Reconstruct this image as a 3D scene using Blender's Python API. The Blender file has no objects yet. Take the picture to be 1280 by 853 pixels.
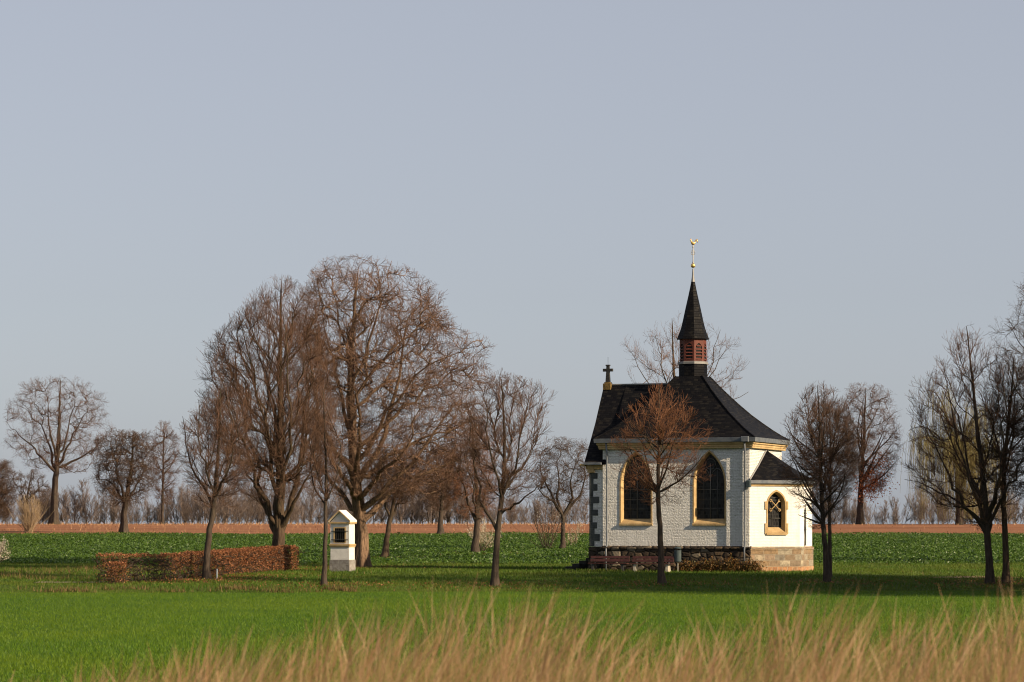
import bpy, math
import numpy as np
from mathutils import Vector, Matrix
from mathutils.geometry import tessellate_polygon

R = math.radians
scene = bpy.context.scene
COL = scene.collection

# ------------------------------------------------------------------ camera
CAM_Z, FPX, HOR = 2.64, 3520.0, 656.0        # eye height, focal length and horizon row of a 1280 px wide picture
cd = bpy.data.cameras.new('camera')
cam = bpy.data.objects.new('camera', cd)
COL.objects.link(cam)
cam.location = (0, 0, CAM_Z)
cam.rotation_euler = (R(90), 0, 0)
cd.sensor_width = 36.0
cd.lens = FPX / 1280 * 36
cd.shift_y = (HOR - 426.5) / 1280
cd.clip_start = 0.5
cd.clip_end = 9000
cd.dof.use_dof = True
cd.dof.focus_distance = 157
cd.dof.aperture_fstop = 4.6
scene.camera = cam

# ------------------------------------------------------------------ sky and sun
SUN_PHI, SUN_EL = R(30.5), R(26)               # sun to the right, a little on the camera's side
world = bpy.data.worlds.new('World')
scene.world = world
world.use_nodes = True
wn, wl = world.node_tree.nodes, world.node_tree.links
wn.clear()
sky = wn.new('ShaderNodeTexSky')
sky.sky_type = 'NISHITA'
sky.sun_disc = False
sky.sun_elevation = SUN_EL
sky.sun_rotation = R(90) + SUN_PHI
sky.altitude = 100
sky.air_density = 1.0
sky.dust_density = 1.3
sky.ozone_density = 1.5
hsv = wn.new('ShaderNodeHueSaturation')
hsv.inputs['Saturation'].default_value = 0.5
hsv.inputs['Hue'].default_value = 0.52
bg = wn.new('ShaderNodeBackground')
bg.inputs['Strength'].default_value = 0.0635
wo = wn.new('ShaderNodeOutputWorld')
wl.new(sky.outputs[0], hsv.inputs['Color'])
hz = wn.new('ShaderNodeMix'); hz.data_type = 'RGBA'            # thin spring haze evens the sky out
hz.inputs[0].default_value = 0.58
hz.inputs[7].default_value = (3.75, 4.08, 4.82, 1)
wl.new(hsv.outputs[0], hz.inputs[6])
wl.new(hz.outputs[2], bg.inputs['Color'])
wl.new(bg.outputs[0], wo.inputs['Surface'])
sd = bpy.data.lights.new('sun', 'SUN')
sd.energy = 5.0
sd.angle = R(0.55)
sd.color = (1.0, 0.80, 0.55)
sun = bpy.data.objects.new('sun', sd)
COL.objects.link(sun)
S = Vector((math.cos(SUN_EL) * math.cos(SUN_PHI), -math.cos(SUN_EL) * math.sin(SUN_PHI), math.sin(SUN_EL)))
sun.rotation_euler = S.to_track_quat('Z', 'Y').to_euler()
sun.location = (60, -20, 60)
scene.view_settings.view_transform = 'Standard'
scene.view_settings.look = 'None'
scene.view_settings.exposure = 0.85
scene.view_settings.gamma = 1.0
scene.view_settings.use_curve_mapping = False
scene.render.engine = 'CYCLES'
scene.cycles.max_bounces = 6
scene.cycles.filter_width = 1.1

# ------------------------------------------------------------------ object helpers
def tag(o, label=None, cat=None, group=None, kind=None):
    if label: o['label'] = label
    if cat: o['category'] = cat
    if group: o['group'] = group
    if kind: o['kind'] = kind
    return o

def empty(name, loc=(0, 0, 0), rz=0.0):
    o = bpy.data.objects.new(name, None)
    o.empty_display_size = 0.3
    COL.objects.link(o)
    o.location = loc
    o.rotation_euler = (0, 0, rz)
    return o

def link(name, me, mat, parent=None):
    o = bpy.data.objects.new(name, me)
    if mat is not None and not me.materials: me.materials.append(mat)
    COL.objects.link(o)
    if parent is not None: o.parent = parent
    return o

def np_mesh(name, verts, faces, smooth=False):
    """verts (N,3); faces (M,k)."""
    verts = np.ascontiguousarray(verts, dtype=np.float32).reshape(-1, 3)
    faces = np.ascontiguousarray(faces, dtype=np.int32)
    m, k = faces.shape
    me = bpy.data.meshes.new(name)
    me.vertices.add(len(verts))
    me.vertices.foreach_set('co', verts.ravel())
    me.loops.add(m * k)
    me.loops.foreach_set('vertex_index', faces.ravel())
    me.polygons.add(m)
    me.polygons.foreach_set('loop_start', np.arange(m, dtype=np.int32) * k)
    me.polygons.foreach_set('use_smooth', np.full(m, smooth, dtype=bool))
    me.update(calc_edges=True)
    return me

class MB:
    """collects faces, builds one mesh with wall-aligned UVs in metres"""
    def __init__(self): self.v, self.f = [], []
    def add(self, vs, fs):
        b = len(self.v)
        self.v += [tuple(p) for p in vs]
        self.f += [tuple(i + b for i in f) for f in fs]
    def quad(self, a, b, c, d): self.add([a, b, c, d], [(0, 1, 2, 3)])
    def box(self, x0, x1, y0, y1, z0, z1):
        self.add([(x0, y0, z0), (x1, y0, z0), (x1, y1, z0), (x0, y1, z0), (x0, y0, z1), (x1, y0, z1), (x1, y1, z1), (x0, y1, z1)],
                 [(0, 3, 2, 1), (4, 5, 6, 7), (0, 1, 5, 4), (1, 2, 6, 5), (2, 3, 7, 6), (3, 0, 4, 7)])
    def loft(self, rings, closed=True, cap0=False, cap1=False):
        n = len(rings[0]); vs = [p for r in rings for p in r]; fs = []
        for k in range(len(rings) - 1):
            for i in range(n if closed else n - 1):
                j = (i + 1) % n
                fs.append((k * n + i, k * n + j, (k + 1) * n + j, (k + 1) * n + i))
        if cap0: fs.append(tuple(range(n - 1, -1, -1)))
        if cap1: fs.append(tuple((len(rings) - 1) * n + i for i in range(n)))
        self.add(vs, fs)
    def tube(self, pts, r, k=8, caps=True):
        rr = r if isinstance(r, (list, tuple)) else [r] * len(pts)
        pts = [Vector(p) for p in pts]; rings = []
        for i, p in enumerate(pts):
            t = (pts[min(i + 1, len(pts) - 1)] - pts[max(i - 1, 0)]).normalized()
            a = t.cross(Vector((0.13, 0.2, 1)) if abs(t.z) < 0.9 else Vector((1, 0.1, 0))).normalized()
            b = t.cross(a)
            rings.append([p + (a * math.cos(q) + b * math.sin(q)) * rr[i] for q in [2 * math.pi * j / k for j in range(k)]])
        self.loft(rings, True, caps, caps)
    def panel(self, o, t, s0, outer, holes=()):
        """planar wall with holes: outline points (s,z), o origin, t horizontal direction"""
        loops = [outer] + list(holes)
        tri = tessellate_polygon([[Vector((p[0], p[1], 0)) for p in lp] for lp in loops])
        flat = [p for lp in loops for p in lp]
        self.add([(o[0] + t[0] * p[0], o[1] + t[1] * p[0], p[1]) for p in flat], [tuple(q) for q in tri])
    def build(self, name, mat, parent=None, smooth=False, bevel=0.0, recalc=True):
        me = bpy.data.meshes.new(name)
        me.from_pydata(self.v, [], self.f)
        if recalc:
            import bmesh
            bm = bmesh.new(); bm.from_mesh(me)
            bmesh.ops.recalc_face_normals(bm, faces=bm.faces)
            bm.to_mesh(me); bm.free()
        auto_uv(me)
        if smooth: me.polygons.foreach_set('use_smooth', [True] * len(me.polygons))
        o = link(name, me, mat, parent)
        if bevel:
            m = o.modifiers.new('bevel', 'BEVEL'); m.width = bevel; m.segments = 2; m.limit_method = 'ANGLE'
        return o

def auto_uv(me):
    uv = me.uv_layers.new(name='UVMap')
    for p in me.polygons:
        n = p.normal
        if abs(n.z) > 0.95: t, s = Vector((1, 0, 0)), Vector((0, 1, 0))
        else:
            t = Vector((-n.y, n.x, 0)).normalized(); s = n.cross(t)
        for li in p.loop_indices:
            c = me.vertices[me.loops[li].vertex_index].co
            uv.data[li].uv = (c.dot(t), c.dot(s))

# ------------------------------------------------------------------ materials
class N:
    def __init__(self, name, rough=0.8, spec=0.3):
        self.m = bpy.data.materials.new(name); self.m.use_nodes = True
        self.nt = self.m.node_tree; self.n = self.nt.nodes; self.l = self.nt.links
        self.b = self.n['Principled BSDF']
        self.b.inputs['Roughness'].default_value = rough
        self.b.inputs['Specular IOR Level'].default_value = spec
    def node(self, t, **kw):
        nd = self.n.new(t)
        for k, v in kw.items(): setattr(nd, k, v)
        return nd
    def set(self, nd, **kw):
        for k, v in kw.items(): nd.inputs[k.replace('_', ' ')].default_value = v
        return nd
    def coord(self, kind='Object', scale=(1, 1, 1)):
        tc = self.node('ShaderNodeTexCoord'); mp = self.node('ShaderNodeMapping')
        mp.inputs['Scale'].default_value = scale
        self.l.new(tc.outputs[kind], mp.inputs['Vector'])
        return mp.outputs[0]
    def noise(self, vec, scale, detail=4, rough=0.6, dist=0.0):
        nd = self.node('ShaderNodeTexNoise')
        self.set(nd, Scale=scale, Detail=detail, Roughness=rough, Distortion=dist)
        if vec is not None: self.l.new(vec, nd.inputs['Vector'])
        return nd.outputs['Fac']
    def ramp(self, fac, stops):
        nd = self.node('ShaderNodeValToRGB'); e = nd.color_ramp.elements
        while len(e) < len(stops): e.new(0.5)
        for i, (p, c) in enumerate(stops):
            e[i].position = p; e[i].color = (c[0], c[1], c[2], 1)
        self.l.new(fac, nd.inputs['Fac'])
        return nd.outputs['Color']
    def mix(self, fac, a, b, mode='MIX'):
        nd = self.node('ShaderNodeMix', data_type='RGBA', blend_type=mode)
        if isinstance(fac, (int, float)): nd.inputs[0].default_value = fac
        else: self.l.new(fac, nd.inputs[0])
        for s, i in ((a, 6), (b, 7)):
            if isinstance(s, tuple): nd.inputs[i].default_value = (s[0], s[1], s[2], 1)
            else: self.l.new(s, nd.inputs[i])
        return nd.outputs[2]
    def math(self, op, a, b=0.0):
        nd = self.node('ShaderNodeMath', operation=op)
        for i, s in enumerate((a, b)):
            if isinstance(s, (int, float)): nd.inputs[i].default_value = s
            else: self.l.new(s, nd.inputs[i])
        return nd.outputs[0]
    def color(self, s):
        if isinstance(s, tuple): self.b.inputs['Base Color'].default_value = (s[0], s[1], s[2], 1)
        else: self.l.new(s, self.b.inputs['Base Color'])
    def bump(self, h, strength=0.5, dist=0.02):
        nd = self.node('ShaderNodeBump'); self.set(nd, Strength=strength, Distance=dist)
        self.l.new(h, nd.inputs['Height']); self.l.new(nd.outputs[0], self.b.inputs['Normal'])

def mat_plain(name, c1, c2, rough=0.7, scale=3.0, bump=0.2, bdist=0.01, metal=0.0, spec=0.3):
    k = N(name, rough, spec); v = k.coord(); f = k.noise(v, scale, 6, 0.65)
    k.color(k.ramp(f, [(0.3, c1), (0.7, c2)]))
    if bump: k.bump(k.noise(v, scale * 5, 5), bump, bdist)
    k.b.inputs['Metallic'].default_value = metal
    return k.m

def mat_blade(name, cols, rough=0.6, trans=0.35, patch=0.15, patch_cols=None):
    """many small leaves or blades: colour differs from blade to blade and in wide patches"""
    k = N(name, rough, 0.25)
    g = k.node('ShaderNodeNewGeometry')
    n = len(cols)
    c = k.ramp(g.outputs['Random Per Island'], [(i / max(1, n - 1), cc) for i, cc in enumerate(cols)])
    if patch_cols:
        f = k.noise(k.coord(), patch, 4, 0.6)
        ff = k.ramp(f, [(0.42, (0, 0, 0)), (0.62, (1, 1, 1))])
        c = k.mix(k.math('MULTIPLY', ff, 0.7), c, patch_cols)
    k.color(c)
    if trans:
        tr = k.node('ShaderNodeBsdfTranslucent'); mx = k.node('ShaderNodeMixShader'); mx.inputs[0].default_value = trans
        k.l.new(c, tr.inputs['Color'])
        out = k.n['Material Output']
        k.l.new(k.b.outputs[0], mx.inputs[1]); k.l.new(tr.outputs[0], mx.inputs[2]); k.l.new(mx.outputs[0], out.inputs['Surface'])
    return k.m

def mat_bark(name, c1, c2, c3):
    k = N(name, 0.9, 0.15)
    v = k.coord('Object', (1, 1, 0.18)); f = k.noise(v, 14, 6, 0.7)
    g = k.noise(k.coord(), 0.9, 3)
    c = k.ramp(f, [(0.3, c1), (0.65, c2)])
    c = k.mix(k.ramp(g, [(0.5, (0, 0, 0)), (0.7, (1, 1, 1))]), c, c3)
    k.color(c)
    k.bump(f, 0.9, 0.05)
    return k.m

def mat_twig(name, c1, c2):
    k = N(name, 0.75, 0.2)
    g = k.node('ShaderNodeNewGeometry')
    k.color(k.ramp(g.outputs['Random Per Island'], [(0.0, c1), (1.0, c2)]))
    return k.m

def mat_brick_white(name, relief=0.045, course=0.35):
    k = N(name, 0.75, 0.25)
    v = k.coord('UV')
    nz = k.node('ShaderNodeTexNoise'); k.set(nz, Scale=7.0, Detail=3.0); k.l.new(v, nz.inputs['Vector'])
    vm = k.node('ShaderNodeVectorMath', operation='MULTIPLY_ADD')
    vm.inputs[1].default_value = (0.03, 0.03, 0); k.l.new(nz.outputs['Color'], vm.inputs[0]); k.l.new(v, vm.inputs[2])
    br = k.node('ShaderNodeTexBrick'); k.l.new(vm.outputs[0], br.inputs['Vector'])
    k.set(br, Scale=1.0, Mortar_Size=0.010, Mortar_Smooth=0.4, Brick_Width=0.24, Row_Height=0.085)
    br.inputs['Color1'].default_value = (0, 0, 0, 1); br.inputs['Color2'].default_value = (1, 1, 1, 1)
    br.inputs['Mortar'].default_value = (0.0, 0.0, 0.0, 1)
    f = k.noise(v, 1.3, 6, 0.7)
    c = k.ramp(f, [(0.25, (0.62, 0.61, 0.585)), (0.6, (0.74, 0.73, 0.70))])
    dirt = k.ramp(k.noise(v, 5.0, 6, 0.75), [(0.62, (0, 0, 0)), (0.8, (1, 1, 1))])
    c = k.mix(k.math('MULTIPLY', dirt, 0.45), c, (0.45, 0.42, 0.37))
    c = k.mix(k.math('MULTIPLY', br.outputs['Fac'], 0.16), c, (0.50, 0.48, 0.44))
    st = k.ramp(k.noise(k.coord('UV', (2.6, 0.22, 1)), 1.6, 5, 0.65), [(0.50, (0, 0, 0)), (0.72, (1, 1, 1))])
    c = k.mix(k.math('MULTIPLY', st, 0.28), c, (0.34, 0.32, 0.28))
    k.color(c)
    h = k.math('ADD', k.math('MULTIPLY', br.outputs['Color'], 0.75), k.math('MULTIPLY', k.noise(v, 10.0, 4, 0.6), 1.6))
    h = k.math('SUBTRACT', h, k.math('MULTIPLY', br.outputs['Fac'], course))
    k.bump(h, 1.0, relief)
    return k.m

def mat_stone(name, cols, bw, rh, mortar, bump=0.05, mcol=(0.2, 0.17, 0.13)):
    k = N(name, 0.85, 0.2)
    v = k.coord('UV')
    nz = k.node('ShaderNodeTexNoise'); k.set(nz, Scale=2.5, Detail=3.0); k.l.new(v, nz.inputs['Vector'])
    vm = k.node('ShaderNodeVectorMath', operation='MULTIPLY_ADD')
    vm.inputs[1].default_value = (0.10, 0.07, 0); k.l.new(nz.outputs['Color'], vm.inputs[0]); k.l.new(v, vm.inputs[2])
    br = k.node('ShaderNodeTexBrick'); k.l.new(vm.outputs[0], br.inputs['Vector'])
    br.squash = 1.4; br.squash_frequency = 3; br.offset_frequency = 2
    k.set(br, Scale=1.0, Mortar_Size=mortar, Mortar_Smooth=0.3, Brick_Width=bw, Row_Height=rh, Bias=0.0)
    br.inputs['Color1'].default_value = (0, 0, 0, 1); br.inputs['Color2'].default_value = (1, 1, 1, 1); br.inputs['Mortar'].default_value = (0.5, 0.5, 0.5, 1)
    c = k.ramp(br.outputs['Color'], [(i / (len(cols) - 1), cc) for i, cc in enumerate(cols)])
    st = k.ramp(k.noise(v, 4.5, 6, 0.75), [(0.42, (0, 0, 0)), (0.66, (1, 1, 1))])
    c = k.mix(k.math('MULTIPLY', st, 0.75), c, (0.085, 0.062, 0.042))
    c = k.mix(br.outputs['Fac'], c, mcol)
    k.color(c)
    h = k.math('ADD', k.math('MULTIPLY', k.noise(v, 7, 6, 0.7), 0.7), k.math('MULTIPLY', br.outputs['Color'], 0.4))
    h = k.math('SUBTRACT', h, br.outputs['Fac'])
    k.bump(h, 1.0, bump)
    return k.m

def mat_slate(name, w=0.26, r=0.15):
    k = N(name, 0.6, 0.06)
    v = k.coord('UV')
    br = k.node('ShaderNodeTexBrick'); k.l.new(v, br.inputs['Vector'])
    k.set(br, Scale=1.0, Mortar_Size=0.012, Mortar_Smooth=0.2, Brick_Width=w, Row_Height=r)
    br.inputs['Color1'].default_value = (0, 0, 0, 1); br.inputs['Color2'].default_value = (1, 1, 1, 1); br.inputs['Mortar'].default_value = (0.2, 0.2, 0.2, 1)
    c = k.ramp(br.outputs['Color'], [(0.0, (0.0035, 0.0035, 0.005)), (0.6, (0.0065, 0.0065, 0.0075)), (1.0, (0.016, 0.0145, 0.013))])
    moss = k.ramp(k.noise(v, 2.2, 6, 0.7), [(0.55, (0, 0, 0)), (0.78, (1, 1, 1))])
    c = k.mix(k.math('MULTIPLY', moss, 0.3), c, (0.045, 0.036, 0.025))
    k.color(c)
    sw = k.node('ShaderNodeSeparateXYZ'); k.l.new(v, sw.inputs[0])
    lap = k.math('FRACT', k.math('MULTIPLY', sw.outputs[1], 1.0 / r))
    h = k.math('SUBTRACT', k.math('MULTIPLY', br.outputs['Color'], 0.5), k.math('MULTIPLY', lap, 0.7))
    h = k.math('SUBTRACT', h, br.outputs['Fac'])
    k.bump(h, 0.9, 0.015)
    return k.m

M = {}
M['white_brick'] = mat_brick_white('white_painted_brick', 0.065, 0.16)
M['white_smooth'] = mat_brick_white('smooth_white_brick', 0.010, 0.3)
def mat_rubble(name):
    k = N(name, 0.9, 0.15)
    v = k.coord('UV', (2.1, 3.4, 1))
    nz = k.node('ShaderNodeTexNoise'); k.set(nz, Scale=1.8, Detail=3.0); k.l.new(v, nz.inputs['Vector'])
    vm = k.node('ShaderNodeVectorMath', operation='MULTIPLY_ADD')
    vm.inputs[1].default_value = (0.25, 0.25, 0); k.l.new(nz.outputs['Color'], vm.inputs[0]); k.l.new(v, vm.inputs[2])
    v1 = k.node('ShaderNodeTexVoronoi'); v1.voronoi_dimensions = '2D'; v1.inputs['Randomness'].default_value = 0.8; k.l.new(vm.outputs[0], v1.inputs['Vector']); v1.inputs['Scale'].default_value = 1.0
    v2 = k.node('ShaderNodeTexVoronoi'); v2.voronoi_dimensions = '2D'; v2.feature = 'DISTANCE_TO_EDGE'; v2.inputs['Randomness'].default_value = 0.8; k.l.new(vm.outputs[0], v2.inputs['Vector']); v2.inputs['Scale'].default_value = 1.0
    sp = k.node('ShaderNodeSeparateColor'); k.l.new(v1.outputs['Color'], sp.inputs[0])
    c = k.ramp(sp.outputs[0], [(0.0, (0.020, 0.016, 0.013)), (0.3, (0.055, 0.038, 0.026)), (0.5, (0.03, 0.025, 0.022)), (0.68, (0.16, 0.11, 0.066)), (0.8, (0.05, 0.04, 0.033)), (1.0, (0.34, 0.28, 0.20))])
    c = k.mix(k.math('MULTIPLY', k.noise(v, 3, 6, 0.7), 0.6), c, (0.03, 0.025, 0.02))
    mo = k.ramp(v2.outputs['Distance'], [(0.03, (1, 1, 1)), (0.09, (0, 0, 0))])
    c = k.mix(mo, c, (0.028, 0.023, 0.019))
    k.color(c)
    h = k.math('ADD', k.ramp(v2.outputs['Distance'], [(0.0, (0, 0, 0)), (0.22, (1, 1, 1))]), k.math('MULTIPLY', k.noise(v, 4, 5, 0.7), 0.6))
    k.bump(h, 1.0, 0.09)
    return k.m
M['rubble'] = mat_rubble('rubble_stone')
M['sandstone'] = mat_stone('sandstone_block', [(0.1870, 0.1428, 0.0913), (0.3060, 0.1932, 0.0996), (0.1700, 0.1512, 0.1245), (0.3910, 0.3360, 0.2407), (0.2210, 0.1176, 0.0664), (0.3230, 0.3024, 0.2324)], 0.62, 0.33, 0.016, 0.03, (0.3060, 0.2520, 0.1826))
M['base_brick'] = mat_stone('orange_brick', [(0.34, 0.15, 0.07), (0.42, 0.26, 0.14), (0.38, 0.18, 0.08), (0.40, 0.30, 0.19)], 0.22, 0.6, 0.014, 0.02, (0.36, 0.28, 0.2))
M['quoin'] = mat_plain('grey_quoin_stone', (0.035, 0.04, 0.04), (0.085, 0.09, 0.085), 0.85, 4, 0.7, 0.03)
M['lichen_stone'] = mat_plain('lichen_stone', (0.05, 0.035, 0.012), (0.24, 0.15, 0.045), 0.9, 5, 0.6, 0.02)
M['slate'] = mat_slate('roof_slate')
M['ochre'] = mat_plain('ochre_stone', (0.2805, 0.1848, 0.0830), (0.4760, 0.3444, 0.1743), 0.85, 2.2, 0.6, 0.02)
M['gutter'] = mat_plain('zinc_gutter', (0.075, 0.09, 0.115), (0.17, 0.18, 0.19), 0.55, 2.5, 0.1, 0.005, 0.2)
M['lead'] = mat_plain('lead_flashing', (0.1530, 0.1512, 0.1492), (0.2244, 0.2167, 0.2058), 0.55, 4, 0.3, 0.01, 0.2)
M['redwood'] = mat_plain('red_painted_wood', (0.075, 0.018, 0.011), (0.125, 0.034, 0.021), 0.65, 6, 0.3, 0.005)
M['gold'] = mat_plain('gilded_copper', (0.75, 0.46, 0.13), (0.90, 0.62, 0.24), 0.38, 8, 0.15, 0.004, 0.85)
M['iron'] = mat_plain('dark_iron', (0.03, 0.03, 0.032), (0.07, 0.065, 0.06), 0.6, 9, 0.3, 0.004, 0.4)
M['rod'] = mat_plain('weathered_steel', (0.30, 0.29, 0.26), (0.45, 0.42, 0.37), 0.5, 9, 0.2, 0.003, 0.5)
M['darkstone'] = mat_plain('black_and_shaded_stone', (0.015, 0.015, 0.016), (0.04, 0.038, 0.035), 0.9, 6, 0.6, 0.02)  # black of the gable cross; on the steps the colour stands in for shade
M['glass'] = mat_plain('dark_leaded_glass', (0.005, 0.005, 0.006), (0.016, 0.015, 0.015), 0.4, 3, 0.25, 0.006, 0.0, 0.08)
def mat_glass(name):
    k = N(name, 0.35, 0.15); v = k.coord('UV')
    br = k.node('ShaderNodeTexBrick'); k.l.new(v, br.inputs['Vector'])
    k.set(br, Scale=1.0, Mortar_Size=0.012, Brick_Width=0.17, Row_Height=0.20)
    br.inputs['Color1'].default_value = (0.003, 0.003, 0.004, 1); br.inputs['Color2'].default_value = (0.026, 0.025, 0.024, 1); br.inputs['Mortar'].default_value = (0.03, 0.03, 0.03, 1)
    k.color(br.outputs['Color']); k.bump(k.math('ADD', k.math('MULTIPLY', br.outputs['Color'], 8.0), k.noise(v, 3, 2)), 0.3, 0.01)
    return k.m
M['glass'] = mat_glass('leaded_glass_panes')
M['came'] = mat_plain('window_lead', (0.06, 0.06, 0.06), (0.10, 0.10, 0.095), 0.6, 8, 0.2, 0.003)
M['bench_wood'] = mat_plain('red_brown_bench_wood', (0.03, 0.010, 0.009), (0.075, 0.025, 0.021), 0.6, 8, 0.4, 0.006)
M['concrete'] = mat_plain('pale_concrete', (0.26, 0.24, 0.2), (0.42, 0.38, 0.32), 0.9, 5, 0.5, 0.01)
M['bin'] = mat_plain('dark_green_grey_metal', (0.035, 0.05, 0.055), (0.06, 0.08, 0.085), 0.55, 6, 0.2, 0.004, 0.2)
M['shrine_white'] = mat_plain('white_limewash', (0.5270, 0.5040, 0.4648), (0.6800, 0.6552, 0.6142), 0.85, 2.6, 0.7, 0.02)
M['shrine_grey'] = mat_stone('grey_block_stone', [(0.20, 0.19, 0.18), (0.33, 0.31, 0.29), (0.25, 0.24, 0.22)], 0.6, 0.43, 0.012, 0.02, (0.3, 0.28, 0.25))
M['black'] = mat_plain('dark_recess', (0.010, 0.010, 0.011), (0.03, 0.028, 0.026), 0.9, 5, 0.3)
M['post'] = mat_plain('bleached_post', (0.42, 0.46, 0.50), (0.6, 0.62, 0.62), 0.7, 6, 0.3)
M['bark_brown'] = mat_bark('brown_bark', (0.024, 0.017, 0.012), (0.095, 0.064, 0.042), (0.065, 0.050, 0.030))
M['bark_dark'] = mat_bark('dark_bark', (0.022, 0.017, 0.014), (0.075, 0.055, 0.042), (0.06, 0.05, 0.035))
M['bark_chestnut'] = mat_bark('chestnut_bark', (0.022, 0.014, 0.010), (0.24, 0.155, 0.10), (0.11, 0.07, 0.044))
M['twig_red'] = mat_twig('rusty_twig', (0.085, 0.034, 0.017), (0.23, 0.105, 0.052))
M['twig_brown'] = mat_twig('brown_twig', (0.042, 0.023, 0.015), (0.135, 0.074, 0.046))
M['twig_tan'] = mat_twig('tan_twig', (0.055, 0.03, 0.019), (0.18, 0.102, 0.065))
M['twig_dark'] = mat_twig('dark_twig', (0.03, 0.019, 0.012), (0.1, 0.06, 0.038))
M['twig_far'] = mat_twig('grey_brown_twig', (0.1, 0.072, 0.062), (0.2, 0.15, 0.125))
M['twig_willow'] = mat_twig('willow_shoot', (0.14, 0.12, 0.045), (0.30, 0.25, 0.10))
M['twig_pale'] = mat_twig('pale_shoot', (0.20, 0.14, 0.08), (0.36, 0.27, 0.17))
M['blossom'] = mat_blade('white_blossom', [(0.42, 0.36, 0.26), (0.66, 0.60, 0.48), (0.75, 0.70, 0.60)], 0.7, 0.3)
M['copper_leaf'] = mat_blade('copper_leaf', [(0.20, 0.055, 0.02), (0.32, 0.10, 0.035), (0.26, 0.08, 0.03)], 0.6, 0.3)
M['hedge_leaf'] = mat_blade('dry_hedge_leaf', [(0.06, 0.022, 0.012), (0.27, 0.105, 0.042), (0.13, 0.046, 0.02), (0.36, 0.16, 0.07), (0.09, 0.034, 0.017)], 0.6, 0.25)
M['ivy_leaf'] = mat_blade('rusty_shrub_leaf', [(0.10, 0.06, 0.02), (0.22, 0.10, 0.03), (0.07, 0.075, 0.02), (0.15, 0.065, 0.025)], 0.6, 0.25)
M['crop_blade'] = mat_blade('young_corn_blade', [(0.0383, 0.0947, 0.0032), (0.0958, 0.1787, 0.0063), (0.0661, 0.1352, 0.0044), (0.1438, 0.2077, 0.0139)], 0.55, 0.35, 0.06, (0.1171, 0.1739, 0.0063))
M['lawn_blade'] = mat_blade('meadow_blade', [(0.0273, 0.0657, 0.0037), (0.0645, 0.1275, 0.0061), (0.0430, 0.0927, 0.0049), (0.1075, 0.1314, 0.0184)], 0.6, 0.3, 0.16, (0.1003, 0.1275, 0.0135))
M['rape_leaf'] = mat_blade('field_leaf', [(0.0246, 0.0570, 0.0080), (0.0615, 0.1140, 0.0144), (0.0850, 0.1420, 0.0200), (0.0410, 0.0836, 0.0104)], 0.42, 0.3, 0.08, (0.0410, 0.0798, 0.0096))
M['reed'] = mat_blade('dry_reed', [(0.1298, 0.0672, 0.0317), (0.3637, 0.2135, 0.1093), (0.2425, 0.1224, 0.0564), (0.5369, 0.3715, 0.2186), (0.1732, 0.0949, 0.0423), (0.4330, 0.2687, 0.1409)], 0.6, 0.35)
M['reed_green'] = mat_blade('green_reed', [(0.10, 0.13, 0.02), (0.18, 0.19, 0.04), (0.24, 0.20, 0.06)], 0.6, 0.35)
M['dry_tuft'] = mat_blade('dry_tuft', [(0.09, 0.055, 0.02), (0.24, 0.16, 0.07), (0.05, 0.035, 0.014), (0.11, 0.12, 0.02)], 0.7, 0.25)
M['stubble'] = mat_blade('maize_stubble', [(0.2700, 0.1394, 0.0680), (0.4140, 0.2542, 0.1360), (0.2160, 0.1066, 0.0520)], 0.8, 0.1)

def mat_ground(name, stops, scale, fine, bump=0.5, bdist=0.05, stretch=(1, 1, 1)):
    k = N(name, 0.95, 0.1)
    v = k.coord('Object', stretch)
    f = k.math('ADD', k.math('MULTIPLY', k.noise(v, scale, 5, 0.6), 0.55), k.math('MULTIPLY', k.noise(v, fine, 5, 0.7), 0.45))
    k.color(k.ramp(f, stops))
    k.bump(k.noise(v, fine, 6, 0.7), bump, bdist)
    return k.m
M['soil_green'] = mat_ground('crop_ground', [(0.38, (0.0274, 0.0644, 0.0042)), (0.6, (0.0494, 0.1012, 0.0056))], 0.12, 6)
M['turf'] = mat_ground('turf', [(0.36, (0.0274, 0.0484, 0.0050)), (0.52, (0.0508, 0.0818, 0.0072)), (0.66, (0.0782, 0.0967, 0.0144))], 0.15, 5)
M['rape_soil'] = mat_ground('field_ground', [(0.38, (0.0164, 0.0380, 0.0080)), (0.6, (0.0410, 0.0760, 0.0144))], 0.1, 3)
M['plough'] = mat_ground('ploughed_soil', [(0.36, (0.1440, 0.0615, 0.0304)), (0.52, (0.2250, 0.1000, 0.0512)), (0.66, (0.2970, 0.1476, 0.0800))], 0.12, 3.5, 1.0, 0.15, (0.25, 1, 1))
M['bank'] = mat_ground('bank_grass', [(0.38, (0.09, 0.08, 0.025)), (0.6, (0.20, 0.15, 0.06))], 0.8, 9)
M['path'] = mat_ground('gravel_path', [(0.38, (0.13, 0.105, 0.075)), (0.6, (0.20, 0.165, 0.12))], 0.8, 9)
M['earth'] = mat_ground('bare_earth', [(0.38, (0.20, 0.13, 0.075)), (0.6, (0.33, 0.23, 0.14))], 0.8, 9)

# ------------------------------------------------------------------ terrain
def vnoise(x, y, s):
    return (np.sin(x / s * 1.3 + 1.7) * np.cos(y / s * 1.1 + 0.4) + 0.5 * np.sin(x / s * 2.9 + y / s * 2.3) + 0.3 * np.sin(x / s * 5.3 - y / s * 4.1 + 2.0)) / 1.8

def edge(x):            # distance of the crop's far edge
    return 136.6 + 0.13 * np.clip(x, -60, 60) * 1.6 * 0.5 + 0.5 * vnoise(np.asarray(x, float), 0.0, 4.0)

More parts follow.
